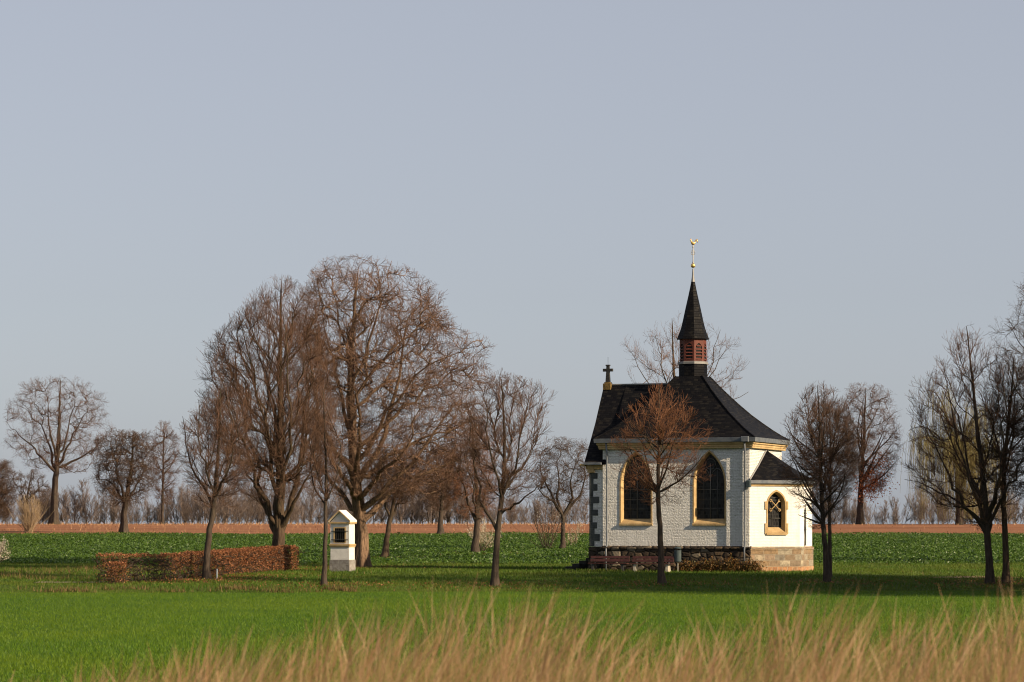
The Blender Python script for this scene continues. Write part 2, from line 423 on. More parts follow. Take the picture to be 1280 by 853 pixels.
def terrain(x, y):
    x = np.asarray(x, float); y = np.asarray(y, float)
    e = edge(x)
    z = np.interp(y, [0, 21, 36, 60], [1.1, 1.1, -0.63, -0.63])
    s = y - e
    bank = np.interp(s, [0, 0.4, 2.0, 4.5], [0, 0.05, 0.20, 0.28])
    up = np.interp(y, [141, 158], [0, 0.35])
    z = z + np.where(y > 60, np.minimum(bank + up, 0.63), 0)
    z = z + np.interp(y, [170, 400, 420, 700, 4000], [0, 2.72, 2.66, -4.0, -25.0])
    z = z + np.interp(y, [60, 80, 140, 190, 300, 380], [0, 0.03, 0.025, 0.04, 0.10, 0.0]) * vnoise(x, y, 9.0)
    return z

def tz(x, y): return float(terrain(x, y))

def ground_at(px, py):
    """ground point that the pixel (of a 1280 px wide picture) looks at"""
    k = (px - 640) / FPX; m = (HOR - py) / FPX
    ys = np.arange(35, 398, 0.05)
    h = CAM_Z + m * ys - terrain(k * ys, ys)
    i = np.where(h <= 0)[0]
    y = ys[i[0]] if len(i) else 395.0
    return k * y, y

def strip(name, mat, x0, x1, nx, rows, lo, hi, dz=0.0):
    """a sheet of ground between two border lines lo(x), hi(x)"""
    t = np.asarray(rows, float)
    xs = np.linspace(x0, x1, nx)
    X, T = np.meshgrid(xs, t)
    Y = lo(X) * (1 - T) + hi(X) * T
    Z = terrain(X, Y) + dz
    V = np.stack([X, Y, Z], -1).reshape(-1, 3)
    i = np.arange(nx - 1); j = np.arange(len(t) - 1)
    J, I = np.meshgrid(j, i, indexing='ij')
    a = (J * nx + I).ravel()
    F = np.stack([a, a + 1, a + nx + 1, a + nx], 1)
    o = link(name, np_mesh(name, V, F, True), mat)
    return tag(o, kind='structure')

const = lambda d: (lambda x: np.full_like(np.asarray(x, float), d))
strip('bank_ground', M['bank'], -60, 60, 61, np.linspace(0, 1, 40), const(-12), const(34))
strip('crop_field', M['soil_green'], -60, 60, 161, np.linspace(0, 1, 110), const(34), edge)
strip('meadow', M['turf'], -60, 60, 161, np.linspace(0, 1, 90), edge, const(182))
strip('leafy_field', M['rape_soil'], -150, 150, 161, np.linspace(0, 1, 90), const(182), const(303))
strip('ploughed_field', M['plough'], -220, 220, 221, np.linspace(0, 1, 90), const(303), const(402))
strip('ground', M['turf'], -3000, 3000, 61, np.linspace(0, 1, 60) ** 2, const(402), const(4000))
for sx in (-1, 1):
    strip('side_ground', M['turf'], min(60 * sx, 3000 * sx), max(60 * sx, 3000 * sx), 41, np.linspace(0, 1, 80), const(-12), const(182))
    strip('side_ground', M['rape_soil'], min(150 * sx, 3000 * sx), max(150 * sx, 3000 * sx), 41, np.linspace(0, 1, 40), const(182), const(303))
    strip('side_ground', M['plough'], min(220 * sx, 3000 * sx), max(220 * sx, 3000 * sx), 41, np.linspace(0, 1, 40), const(303), const(402))

def patch(name, mat, px, py, rx, ry, seed=0):
    x, y = ground_at(px, py); r = np.random.default_rng(seed)
    n = 40; V = [(x, y, tz(x, y) + 0.03)]
    for i in range(n):
        a = 2 * math.pi * i / n; q = 1 + 0.25 * math.sin(3 * a + seed) + 0.12 * r.normal()
        xx, yy = x + rx * q * math.cos(a), y + ry * q * math.sin(a)
        V.append((xx, yy, tz(xx, yy) + 0.02))
    F = [(0, 1 + i, 1 + (i + 1) % n) for i in range(n)]
    return tag(link(name, np_mesh(name, np.array(V), np.array(F), True), mat), kind='structure')
patch('earth_patch', M['earth'], 1218, 722, 2.2, 1.3, 3)
strip('path', M['path'], -24.2, -20.8, 30, np.linspace(0, 1, 4), lambda x: 142.3 + 0.02 * (x + 30), lambda x: 144.2 + 0.02 * (x + 30), 0.035)

# ------------------------------------------------------------------ grass and leaves lying over the ground
def tri_blades(name, mat, x, y, h, w, lean, rng, up=True):
    n = len(x); z = terrain(x, y)
    a = rng.uniform(0, np.pi, n); b = rng.uniform(0, 2 * np.pi, n)
    wx, wy = np.cos(a) * w / 2, np.sin(a) * w / 2
    V = np.empty((n, 3, 3))
    V[:, 0] = np.stack([x - wx, y - wy, z - 0.01], 1)
    V[:, 1] = np.stack([x + wx, y + wy, z - 0.01], 1)
    V[:, 2] = np.stack([x + np.cos(b) * lean, y + np.sin(b) * lean, z + h], 1)
    return link(name, np_mesh(name, V.reshape(-1, 3), np.arange(n * 3).reshape(-1, 3)), mat)

def scatter(rng, n, y0, y1, power=1.0, margin=1.06):
    y = y0 + (y1 - y0) * rng.random(n) ** power
    x = rng.uniform(-1, 1, n) * (640 / FPX) * y * margin
    return x, y

rng = np.random.default_rng(7)
n = 420000
x, y = scatter(rng, n, 52, 141, 1.25)
k = y < edge(x) - 0.15
x, y = x[k], y[k]
# drilled rows give the young corn its grain
y = np.where(rng.random(len(y)) < 0.6, np.round(y / 0.25) * 0.25 + rng.normal(0, 0.03, len(y)), y)
tag(tri_blades('young_corn', M['crop_blade'], x, y, rng.uniform(0.03, 0.095, len(x)), rng.uniform(0.010, 0.026, len(x)), rng.uniform(0, 0.08, len(x)), rng),
    'short bright green young corn covering the near field', 'crop', kind='stuff')

n = 190000
x, y = scatter(rng, n, 126, 183)
k = y > edge(x) + 0.1
x, y = x[k], y[k]
tall = np.clip(vnoise(x, y, 3.0) * 0.5 + 0.55, 0.15, 1.0)
tag(tri_blades('meadow_grass', M['lawn_blade'], x, y, rng.uniform(0.04, 0.14, len(x)) * (0.6 + tall), rng.uniform(0.02, 0.05, len(x)), rng.uniform(0, 0.12, len(x)), rng),
    'short green meadow grass around the chapel and trees', 'grass', kind='stuff')

def leaf_cards(name, mat, P, size, rng, flat=0.0, parent=None):
    """small quads with random tilt at points P"""
    n = len(P)
    nrm = rng.normal(size=(n, 3)); nrm[:, 2] += flat
    nrm /= np.linalg.norm(nrm, axis=1, keepdims=True)
    a = np.cross(nrm, rng.normal(size=(n, 3))); a /= np.linalg.norm(a, axis=1, keepdims=True)
    b = np.cross(nrm, a)
    s = (size if np.ndim(size) else np.full(n, size))[:, None]
    V = np.stack([P - a * s * 0.5, P - b * s * 0.32, P + a * s * 0.5, P + b * s * 0.32], 1)
    return link(name, np_mesh(name, V.reshape(-1, 3), np.arange(n * 4).reshape(-1, 4)), mat, parent)

n = 220000
y = 180 + (305 - 180) * rng.random(n) ** 1.1
x = rng.uniform(-1, 1, n) * (640 / FPX) * y * 1.06
y += 1.2 * vnoise(x, y * 0 + 3, 7.0)
hh = rng.uniform(0.03, 0.22, n) * (0.75 + 0.45 * vnoise(x, y, 1.3))
tag(leaf_cards('field_plants', M['rape_leaf'], np.stack([x, y, terrain(x, y) + hh], 1), rng.uniform(0.09, 0.22, n), rng, 0.6),
    'dark leafy green crop in the field behind the chapel', 'crop', kind='stuff')

n = 9000
y = np.where(rng.random(n) < 0.7, rng.uniform(385, 402, n), rng.uniform(306, 400, n))
x = rng.uniform(-78, 78, n)
k = (rng.random(n) < np.where(x < 12, 1.0, 0.25))
x, y = x[k], y[k]; n = len(x)
tag(tri_blades('maize_stubble', M['stubble'], x, y, rng.uniform(0.08, 0.42, n), rng.uniform(0.03, 0.10, n), rng.uniform(0, 0.25, n), rng),
    'pale dry stubble along the crest of the brown field', 'stubble', kind='stuff')

# dry tufts and bare soil along the step between crop and meadow
n = 15000
x = rng.uniform(-24, -7.5, n); y = edge(x) + rng.uniform(-0.15, 2.3, n)
k = rng.random(n) < np.clip(vnoise(x, y * 2, 1.1) * 1.2 - 0.05, 0.02, 1) * np.clip(1.3 - np.abs(y - edge(x) - 0.9), 0, 1)
x, y = x[k], y[k]; n = len(x)
tag(tri_blades('dry_tufts', M['dry_tuft'], x, y, rng.uniform(0.08, 0.33, n), rng.uniform(0.015, 0.05, n), rng.uniform(0, 0.15, n), rng),
    'brown dry grass tufts along the ditch edge left of the trees', 'dry grass', kind='stuff')
n = 9000
x = rng.uniform(-34, -20, n); y = rng.uniform(146, 166, n)
k = rng.random(n) < np.clip(vnoise(x, y, 3.0) + 0.3, 0.05, 1)
x, y = x[k], y[k]; n = len(x)
tag(tri_blades('straw_grass', M['dry_tuft'], x, y, rng.uniform(0.1, 0.35, n), rng.uniform(0.015, 0.05, n), rng.uniform(0, 0.18, n), rng),
    'straw coloured rough grass left of the clipped hedge', 'dry grass', kind='stuff')

n = 9000
foot = np.array([ground_at(*p) for p in ((452, 710), (348, 713), (258, 725), (405, 732), (618, 733), (827, 731), (1034, 728), (1237, 730), (1258, 730), (480, 698), (594, 693), (300, 722), (220, 727))])
i = rng.integers(0, len(foot), n)
x = foot[i, 0] + rng.normal(0, 2.2, n); y = foot[i, 1] + rng.normal(0, 2.2, n)
k = y > edge(x) + 0.2
x, y = x[k], y[k]; n = len(x)
tag(leaf_cards('leaf_litter', M['hedge_leaf'], np.stack([x, y, terrain(x, y) + rng.uniform(0.02, 0.11, n)], 1), rng.uniform(0.05, 0.11, n), rng, 1.5),
    'scattered brown fallen leaves in the grass under the trees', 'leaves', kind='stuff')
n = 16000
x, y = scatter(rng, n, 137, 182)
k = (y > edge(x) + 0.2) & (rng.random(n) < np.clip(vnoise(x + 40, y * 1.7, 2.2) * 1.2 - 0.1, 0.0, 1))
x, y = x[k], y[k]; n = len(x)
tag(tri_blades('withered_grass', M['dry_tuft'], x, y, rng.uniform(0.08, 0.24, n), rng.uniform(0.015, 0.04, n), rng.uniform(0, 0.15, n), rng),
    'withered brownish grass patches in the meadow', 'dry grass', kind='stuff')

# ------------------------------------------------------------------ reeds on the near bank
def ribbons(name, mat, P, W, rng):
    """P (B,n,3) spine points, W (B,n) widths"""
    B, n, _ = P.shape
    a = rng.uniform(0, np.pi, B)
    s = np.stack([np.cos(a), np.sin(a) * 0.6, np.zeros(B)], 1)[:, None, :] * (W / 2)[:, :, None]
    V = np.stack([P - s, P + s], 2).reshape(-1, 3)
    b = (np.arange(B) * n * 2)[:, None] + (np.arange(n - 1) * 2)[None, :]
    b = b.ravel()
    F = np.stack([b, b + 1, b + 3, b + 2], 1)
    return link(name, np_mesh(name, V, F), mat)

def r_clump(px, rng): return rng.random(len(px)) < np.clip(0.62 + 0.28 * np.sin(px / 19.0) * np.sin(px / 47.0 + 1) + 0.15 * np.sin(px / 7.3), 0.2, 1)

def reed_arrays(rng, n, hfun, y0, y1, lean, n_pts=6):
    y = rng.uniform(y0, y1, n); px = rng.uniform(-60, 1340, n)
    x = (px - 640) / FPX * y
    L = hfun(px, rng, y)
    k = (L > 0.12) & (r_clump(px, rng))
    x, y, L, px = x[k], y[k], L[k], px[k]; n = len(x)
    z = terrain(x, y)
    d0 = rng.normal(0, 0.14, n) + lean * 0.6; dy = rng.normal(0, 0.12, n); cur = rng.normal(lean, 0.34, n)
    t = np.linspace(0, 1, n_pts)[None, :]
    X = x[:, None] + L[:, None] * (d0[:, None] * t + cur[:, None] * 0.5 * t ** 2)
    Y = y[:, None] + L[:, None] * dy[:, None] * t
    Z = z[:, None] + L[:, None] * (t - 0.16 * t ** 2 * np.abs(cur[:, None]) - 0.5 * 0.1 * t ** 2)
    return np.stack([X, Y, Z], -1), L, t

# top of the reeds as a length along the picture's width
RX = [-60, 90, 140, 220, 280, 330, 380, 420, 480, 540, 590, 640, 690, 740, 790, 850, 900, 960, 1020, 1080, 1150, 1220, 1280, 1340]
RT = [850, 838, 815, 800, 784, 786, 770, 752, 752, 728, 722, 745, 752, 778, 790, 776, 748, 734, 742, 766, 752, 732, 728, 728]
RB = [868, 858, 846, 836, 828, 828, 816, 806, 806, 798, 796, 802, 810, 824, 830, 822, 806, 798, 800, 810, 798, 790, 788, 788]
def len_for(row_fn):
    def f(px, r, y):
        row = np.interp(px, RX, row_fn) + 6 * np.sin(px / 23.0) + 5 * np.sin(px / 9.0 + y)
        zt = CAM_Z - (row - HOR) / FPX * y
        return (zt - 1.1) * 1.08
    return f
def long_len(px, r, y): return len_for(RT)(px, r, y) * np.clip(1.03 - np.abs(r.normal(0, 0.20, len(px))), 0.35, 1.03)
def body_len(px, r, y): return len_for(RB)(px, r, y) * np.clip(1.02 - np.abs(r.normal(0, 0.22, len(px))), 0.25, 1.02)
rng = np.random.default_rng(11)
P, L, t = reed_arrays(rng, 4600, long_len, 14.5, 20, 0.26)
W = np.interp(t, [0, 0.6, 0.74, 0.88, 1.0], [0.003, 0.0022, 0.005, 0.006, 0.001]) * rng.uniform(0.6, 1.3, (len(L), 1))
tag(ribbons('plumed_reeds', M['reed'], P, W, rng), 'tall dry plumed reeds swaying along the near edge', 'reeds', kind='stuff')
P, L, t = reed_arrays(rng, 10500, body_len, 14, 20.5, 0.16)
W = np.interp(t, [0, 0.5, 1.0], [0.0045, 0.0042, 0.0008]) * rng.uniform(0.6, 1.5, (len(L), 1))
tag(ribbons('dry_reeds', M['reed'], P, W, rng), 'dense tan dry grass at the bottom of the view', 'reeds', kind='stuff')
P, L, t = reed_arrays(rng, 3600, lambda px, r, y: body_len(px, r, y) * 0.97, 13, 19.5, 0.12)
W = np.interp(t, [0, 0.5, 1.0], [0.006, 0.006, 0.0008]) * rng.uniform(0.6, 1.4, (len(L), 1))
tag(ribbons('green_reeds', M['reed_green'], P, W, rng), 'olive green grass blades among the dry reeds', 'grass', kind='stuff')

# ------------------------------------------------------------------ trees
def nrm(v): return v / np.maximum(np.linalg.norm(v, axis=-1, keepdims=True), 1e-9)

def tubes(P, Rr, k, lobes=0.0):
    B, n, _ = P.shape
    T = np.empty_like(P)
    T[:, 1:-1] = P[:, 2:] - P[:, :-2]; T[:, 0] = P[:, 1] - P[:, 0]; T[:, -1] = P[:, -1] - P[:, -2]
    T = nrm(T)
    ref = nrm(P[:, -1] - P[:, 0])
    alt = np.where(np.abs(ref[:, 2:3]) < 0.8, np.array([[0, 0, 1.0]]), np.array([[0.8, 0.6, 0.0]]))
    a0 = nrm(np.cross(ref, alt))
    a = nrm(a0[:, None, :] - (a0[:, None, :] * T).sum(-1, keepdims=True) * T)
    b = np.cross(T, a)
    q = 2 * np.pi * np.arange(k) / k
    if lobes:
        hh = np.linspace(0, 1, n)[None, :, None]
        w = 1 + lobes * (np.sin(5 * q + 1.0 + 2.2 * hh) + 0.7 * np.sin(9 * q + 3.0 - 3.0 * hh) + 0.5 * np.sin(14 * q + 5 * hh)) / 2
        Rk = Rr[:, :, None] * w
    else: Rk = np.repeat(Rr[:, :, None], k, 2)
    V = P[:, :, None, :] + Rk[:, :, :, None] * (a[:, :, None, :] * np.cos(q)[None, None, :, None] + b[:, :, None, :] * np.sin(q)[None, None, :, None])
    base = (np.arange(B) * n * k)[:, None, None] + (np.arange(n - 1) * k)[None, :, None]
    i = np.arange(k)[None, None, :]; j = (i + 1) % k
    F = np.stack([base + i, base + j, base + k + j, base + k + i], -1).reshape(-1, 4)
    return V.reshape(-1, 3), F

def join(parts):
    V, F, o = [], [], 0
    for v, f in parts:
        V.append(v); F.append(f + o); o += len(v)
    return np.concatenate(V), np.concatenate(F)

def resample(pts, n):
    pts = np.asarray(pts, float)
    s = np.r_[0, np.cumsum(np.linalg.norm(np.diff(pts, axis=0), axis=1))]
    # smooth through the corners
    u = np.linspace(0, s[-1], n)
    out = np.stack([np.interp(u, s, pts[:, c]) for c in range(3)], 1)
    for _ in range(2): out[1:-1] = 0.25 * out[:-2] + 0.5 * out[1:-1] + 0.25 * out[2:]
    return out

rough_phase = np.random.default_rng(2024)
class Env:
    def __init__(self, rows, depth=0.9):
        r = sorted(rows)
        self.z = np.array([q[0] for q in r]); self.l = np.array([q[1] for q in r]); self.r = np.array([q[2] for q in r]); self.dep = depth
        self.hmax = max(0.5 * (self.r - self.l)); self.ph = rough_phase.uniform(0, 6.28, 3); self.tol = 1.0; self.k = 9.0 / max(1.0, self.z[-1] - self.z[0])
    def inside(self, p, tol=1.0):
        z = p[..., 2]
        l = np.interp(z, self.z, self.l); r = np.interp(z, self.z, self.r)
        c = 0.5 * (l + r); hw = np.maximum(0.5 * (r - l), 0.02)
        hd = self.dep * (0.6 * hw + 0.4 * np.minimum(hw * 1.6, self.hmax))
        a = np.arctan2(p[..., 1] / hd, (p[..., 0] - c) / hw)
        rag = 1 + 0.22 * np.sin(3 * a + 2.1 * self.k * z + self.ph[0]) + 0.16 * np.sin(5 * a - 3.7 * self.k * z + self.ph[1]) + 0.10 * np.sin(9 * a + 6.1 * self.k * z + self.ph[2])
        return (((p[..., 0] - c) / hw) ** 2 + (p[..., 1] / hd) ** 2 < tol * self.tol * rag) & (z > self.z[0]) & (z < self.z[-1] + (self.tol - 1) * 1.2 * (rag - 0.8))

def grow(P, Rr, rng, env, per, t0, t1, ang, lrel, up, wig, n, rrel, rmin, rtip, lmin=0.15, labs=None, out=0.0, droop=0.0, lfall=0.55, target=0, reach=0.0):
    """children of a batch of branches P (B,m,3)"""
    B, m, _ = P.shape
    plen = np.linalg.norm(np.diff(P, axis=1), axis=2).sum(1)
    per = target / plen.sum() if target else per
    cnt = rng.poisson(per * plen) if target else np.maximum(1, np.round(per * plen + rng.uniform(-0.5, 0.5, B))).astype(int)
    idx = np.repeat(np.arange(B), cnt); C = len(idx)
    if C == 0: return np.zeros((0, n, 3)), np.zeros((0, n))
    t = t0 + (t1 - t0) * rng.random(C)
    f = t * (m - 1); i = np.minimum(f.astype(int), m - 2); fr = (f - i)[:, None]
    base = P[idx, i] * (1 - fr) + P[idx, i + 1] * fr
    tan = nrm(P[idx, i + 1] - P[idx, i])
    pr = Rr[idx, i] * (1 - fr[:, 0]) + Rr[idx, i + 1] * fr[:, 0]
    perp = rng.normal(size=(C, 3)); perp[:, 2] += 0.15
    perp = nrm(perp - (perp * tan).sum(1, keepdims=True) * tan)
    a = R(ang[0]) + R(ang[1]) * rng.normal(size=(C, 1))
    d = nrm(np.cos(a) * tan + np.sin(a) * perp)
    L = (plen[idx] * lrel if labs is None else np.full(C, labs)) * (1 - lfall * t) * rng.uniform(0.6, 1.15, C)
    # stay inside the crown's outline
    dd = nrm(d + np.array([0, 0, up * 0.8]))
    if reach: L = np.full(C, reach) * rng.uniform(0.55, 1.15, C)
    q = np.linspace(0.08, 1, 13)
    pts = base[:, None, :] + dd[:, None, :] * (L[:, None] * q[None, :])[:, :, None]
    ins = env.inside(pts)
    first = np.where(ins.all(1), 13, np.argmin(ins, 1))
    L = L * np.minimum(1.0, (first + rng.uniform(0, 1.0, C)) / 13.0)
    if reach: L *= rng.uniform(0.72, 1.0, C)
    keep = L > lmin
    base, d, L, pr, C = base[keep], d[keep], L[keep], pr[keep], int(keep.sum())
    Q = np.empty((C, n, 3)); Q[:, 0] = base
    step = (L / (n - 1))[:, None]
    for s in range(1, n):
        d = d + np.array([0, 0, 1.0]) * (up / (n - 1)) + wig * rng.normal(size=(C, 3)) - np.array([0, 0, 1.0]) * droop * s / n
        d = nrm(d)
        Q[:, s] = Q[:, s - 1] + d * step
    ins = env.inside(Q, 1.06); ins[:, :2] = True
    cut = np.where(ins.all(1), n - 1, np.argmin(ins, 1) - rng.random(C)) / (n - 1.0)
    fq = np.linspace(0, 1, n)[None, :] * cut[:, None] * (n - 1); iq = np.minimum(fq.astype(int), n - 2); fr2 = (fq - iq)[:, :, None]
    bi = np.arange(C)[:, None]
    Q = Q[bi, iq] * (1 - fr2) + Q[bi, iq + 1] * fr2
    L = L * cut
    r0 = np.maximum(np.minimum(pr * rrel, 0.035 * L + rmin), rmin)[:, None]
    tt = np.linspace(0, 1, n)[None, :]
    RR = r0 * (1 - tt) + np.minimum(rtip, r0) * tt
    return Q, RR

FILL = {   # pull towards the trunk, cost of turning, upward set, waviness, (twig angle, spread), twig upward, twig wiggle
    'vase':  (0.50, 0.55, 0.75, 0.45, (34, 11), 0.40, 0.10),
    'round': (0.12, 0.45, 0.30, 1.1, (46, 16), 0.25, 0.22),
    'apple': (0.10, 0.35, 0.15, 1.8, (50, 18), 0.20, 0.26),
}
# branches that fill the crown, twigs, last twigs, twig lengths in m
SIZE = {'huge': (4600, 13000, 26000, 0.95, 0.5), 'tall': (2400, 8000, 14000, 1.05, 0.6), 'row': (560, 2400, 5600, 0.80, 0.48), 'field': (1000, 4000, 8000, 1.2, 0.75), 'small': (300, 1100, 2000, 0.6, 0.35)}

def fill_crown(L0, R0, E, rng, N_, style, rtip):
    bf, turn, up, wavy = FILL[style][:4]
    # wanted tips, spread evenly through the crown's volume and thicker towards its skin
    lo = np.array([E.l.min(), -E.hmax * 1.1, E.z[0]]); hi = np.array([E.r.max(), E.hmax * 1.1, E.z[-1]])
    pts = np.zeros((0, 3))
    while len(pts) < N_:
        c = lo + (hi - lo) * rng.random((N_ * 3, 3))
        k = E.inside(c) & (~E.inside(c, 0.45) | (rng.random(len(c)) < 0.45))
        pts = np.concatenate([pts, c[k]])
    pts = pts[:N_]
    m = L0.shape[1]
    seg = np.linalg.norm(np.diff(L0, axis=1), axis=2)
    pl = np.concatenate([np.zeros((len(L0), 1)), np.cumsum(seg, 1)], 1)
    tan = nrm(np.concatenate([L0[:, 1:] - L0[:, :-1], L0[:, -1:] - L0[:, -2:-1]], 1))
    cap = len(L0) * m + N_ * 6
    NP, ND, NL, NB = np.zeros((cap, 3)), np.zeros((cap, 3)), np.zeros(cap), np.zeros((cap, 2), int)
    n0 = len(L0) * m
    NP[:n0] = L0.reshape(-1, 3); ND[:n0] = tan.reshape(-1, 3); NL[:n0] = pl.reshape(-1)
    NB[:n0, 0] = -1
    first = L0[:, 1].mean(0)
    dsk = np.array([np.min(((NP[:n0] - p) ** 2).sum(1)) for p in pts]) ** 0.5
    order = np.argsort(dsk + 0.25 * np.linalg.norm(pts - first, axis=1) + rng.normal(0, 0.3, N_))
    pts = pts[order]
    n = n0; BP = np.zeros((N_, 6, 3)); par = np.zeros((N_, 2), int)
    u = np.linspace(0, 1, 6)[:, None]
    step = 12 if N_ < 1500 else 40
    for s0 in range(0, N_, step):
        Q = pts[s0:s0 + step]
        V = Q[:, None, :] - NP[None, :n]
        d = np.sqrt((V * V).sum(2)) + 1e-6
        cs = (V * ND[None, :n]).sum(2) / d
        cost = d * (1 + turn * (1 - cs)) + bf * NL[None, :n] + (d < 0.05) * 10 + np.maximum(0, -V[:, :, 2] - 0.5) * 0.6
        j = np.argmin(cost, 1)
        for q in range(len(Q)):
            i = s0 + q; a = NP[j[q]]; v = Q[q] - a; L = d[q, j[q]]; w = v / L
            c1 = a + (0.6 * ND[j[q]] + 0.4 * w) * L * 0.42
            e = w + np.array([0, 0, up * 0.6]); e /= np.linalg.norm(e)
            c2 = Q[q] - e * L * 0.36
            B_ = (1 - u) ** 3 * a + 3 * (1 - u) ** 2 * u * c1 + 3 * (1 - u) * u ** 2 * c2 + u ** 3 * Q[q]
            B_[1:] += rng.normal(0, 0.022 * wavy * L, (5, 3))
            BP[i] = B_; par[i] = (NB[j[q]][0], NB[j[q]][1])
            NP[n:n + 5] = B_[1:]; t_ = np.diff(B_, axis=0); ND[n:n + 5] = t_ / (np.linalg.norm(t_, axis=1, keepdims=True) + 1e-9)
            NL[n:n + 5] = NL[j[q]] + L * u[1:, 0]; NB[n:n + 5, 0] = i; NB[n:n + 5, 1] = np.arange(1, 6); n += 5
    p_ = 2.15
    flow = np.full((N_, 6), rtip ** p_)
    for i in range(N_ - 1, -1, -1):
        if par[i, 0] >= 0: flow[par[i, 0], :par[i, 1] + 1] += flow[i, 0]
    rad = flow ** (1 / p_)
    rad *= np.linspace(1.0, 0.8, 6)[None]
    return BP, np.minimum(rad, 0.11)

def make_tree(name, label, cat, base_px, base_py, env, trunk, limbs, rad, style='vase', dens=1.0, bark='bark_brown', twig='twig_brown', seed=1,
              depth=0.9, d=None, group=None, leader=True, lim_r=0.55, twig_k=1.0, levels=4, auto=0, auto_up=0.5, auto_ang=40, auto_t=(0.35, 0.9), flare=0.7, size='row', taper=0.85):
    """trunk: picture points (px,py[,depth m]); limbs: lists of such points; rad: trunk radius in m"""
    rng = np.random.default_rng(seed)
    if d is None: bx, by = ground_at(base_px, base_py)
    else: bx, by = (base_px - 640) / FPX * d, d
    bz = tz(bx, by); s = by / FPX
    yb = HOR + (CAM_Z - bz) / s                     # the picture row of the foot
    loc = lambda p: ((p[0] - base_px) * s, p[2] if len(p) > 2 else 0.0, (yb - p[1]) * s)
    E = Env([((yb - q[0]) * s, (q[1] - base_px) * s, (q[2] - base_px) * s) for q in env], depth)
    root = tag(empty(name, (bx, by, bz)), label, cat, group)
    tp = [loc(p) for p in trunk]; tp[0] = (tp[0][0], tp[0][1], -0.25)
    T = resample(tp, 26)
    T[1:-1, :2] += rng.normal(0, rad * 0.10, (24, 2))
    hh = T[:, 2]; tt = np.linspace(0, 1, 26)
    top_r = rad * (0.18 if leader else 0.72)
    TR = (rad * (1 - tt) ** (0.9 if leader else 1.0) + (0.014 * twig_k if leader else top_r) * tt) * (1 + flare * np.exp(-np.maximum(hh, 0) / (rad * 1.8)))
    tparts = [tubes(T[None], TR[None], 30 if rad > 0.3 else 14, 0.26 if rad > 0.3 else 0.06)]
    # knobbly swelling of old trunks
    LP, LR = [T[None, 8:]], [TR[None, 8:]]
    LP = [resample(T[8:], 12)[None]] if leader else []
    LR = [np.interp(np.linspace(8, 25, 12), np.arange(26), TR)[None]] if leader else []
    for lb in limbs:
        lp = resample([loc(p) for p in lb], 12)
        lp[1:] += rng.normal(0, 0.012, (11, 3)) * np.linalg.norm(lp[-1] - lp[0])
        # start from the trunk's axis
        i = int(np.argmin(np.linalg.norm(T - lp[0], axis=1)))
        lp[0] = T[i]
        r0 = TR[min(i, 25)] * lim_r * rng.uniform(0.85, 1.1)
        lr = r0 * (1 - np.linspace(0, 1, 12)) ** 1.15 + 0.012 * twig_k
        LP.append(lp[None]); LR.append(lr[None])
    if auto:
        m = T[None]; mr = TR[None]
        q, r = grow(m, mr, rng, E, auto / max(0.1, np.linalg.norm(np.diff(T, axis=0), axis=1).sum()), auto_t[0], auto_t[1], (auto_ang, 9), 0.0, auto_up, 0.06, 12, 0.6, 0.03, 0.012, 0.4,
                    labs=(E.z[-1] - E.z[0]) * 0.85, lfall=0.45)
        LP.append(q); LR.append(r)
    L0, R0 = np.concatenate(LP), np.concatenate(LR)
    if len(L0): tparts.append(tubes(L0, R0, 7))
    v, f = join(tparts)
    link('trunk', np_mesh('trunk', v, f, True), M[bark], root)
    nf, n1, n2, l1, l2 = SIZE[size]
    tang, tup, twig_w = FILL[style][4:]
    Bf, Br = fill_crown(L0, R0, E, rng, int(nf * dens), style, 0.0075 * twig_k)
    E.tol = {'huge': 1.12, 'tall': 1.2}.get(size, 1.45)
    q1, r1 = grow(Bf, Br, rng, E, 0, 0.1, 1.0, tang, 0, tup, twig_w, 5, 0.8, 0.006 * twig_k, 0.0048 * twig_k, 0.12, labs=l1, lfall=0.3, target=n1 * dens)
    q2, r2 = grow(q1, r1, rng, E, 0, 0.1, 1.0, tang, 0, tup, twig_w, 4, 0.85, 0.005 * twig_k, 0.0042 * twig_k, 0.08, labs=l2, lfall=0.3, target=n2 * dens)
    thick = Br.mean(1) > 0.017 * twig_k
    parts = [tubes(Bf[thick], Br[thick], 5)] if thick.any() else [tubes(Bf[:1], Br[:1], 5)]
    parts += [tubes(Bf[~thick], Br[~thick], 4), tubes(q1, r1, 3), tubes(q2, r2, 3)]
    cnts = [int(thick.sum()), len(Bf), len(q1), len(q2)]
    curP = q2
    if parts:
        v, f = join(parts)
        me = np_mesh('crown', v, f, True)
        me.materials.append(M[twig]); me.materials.append(M[bark])
        nb = len(parts[0][1])
        mi = np.zeros(len(f), dtype=np.int32); mi[:nb] = 1
        me.polygons.foreach_set('material_index', mi)
        link('crown', me, None, root)
    print('TREE', name, base_px, cnts, round(by, 1), round(E.z[-1], 1))
    return root, curP, (bx, by, bz, s, yb)

ROW = 'young trees in a row before the chapel'
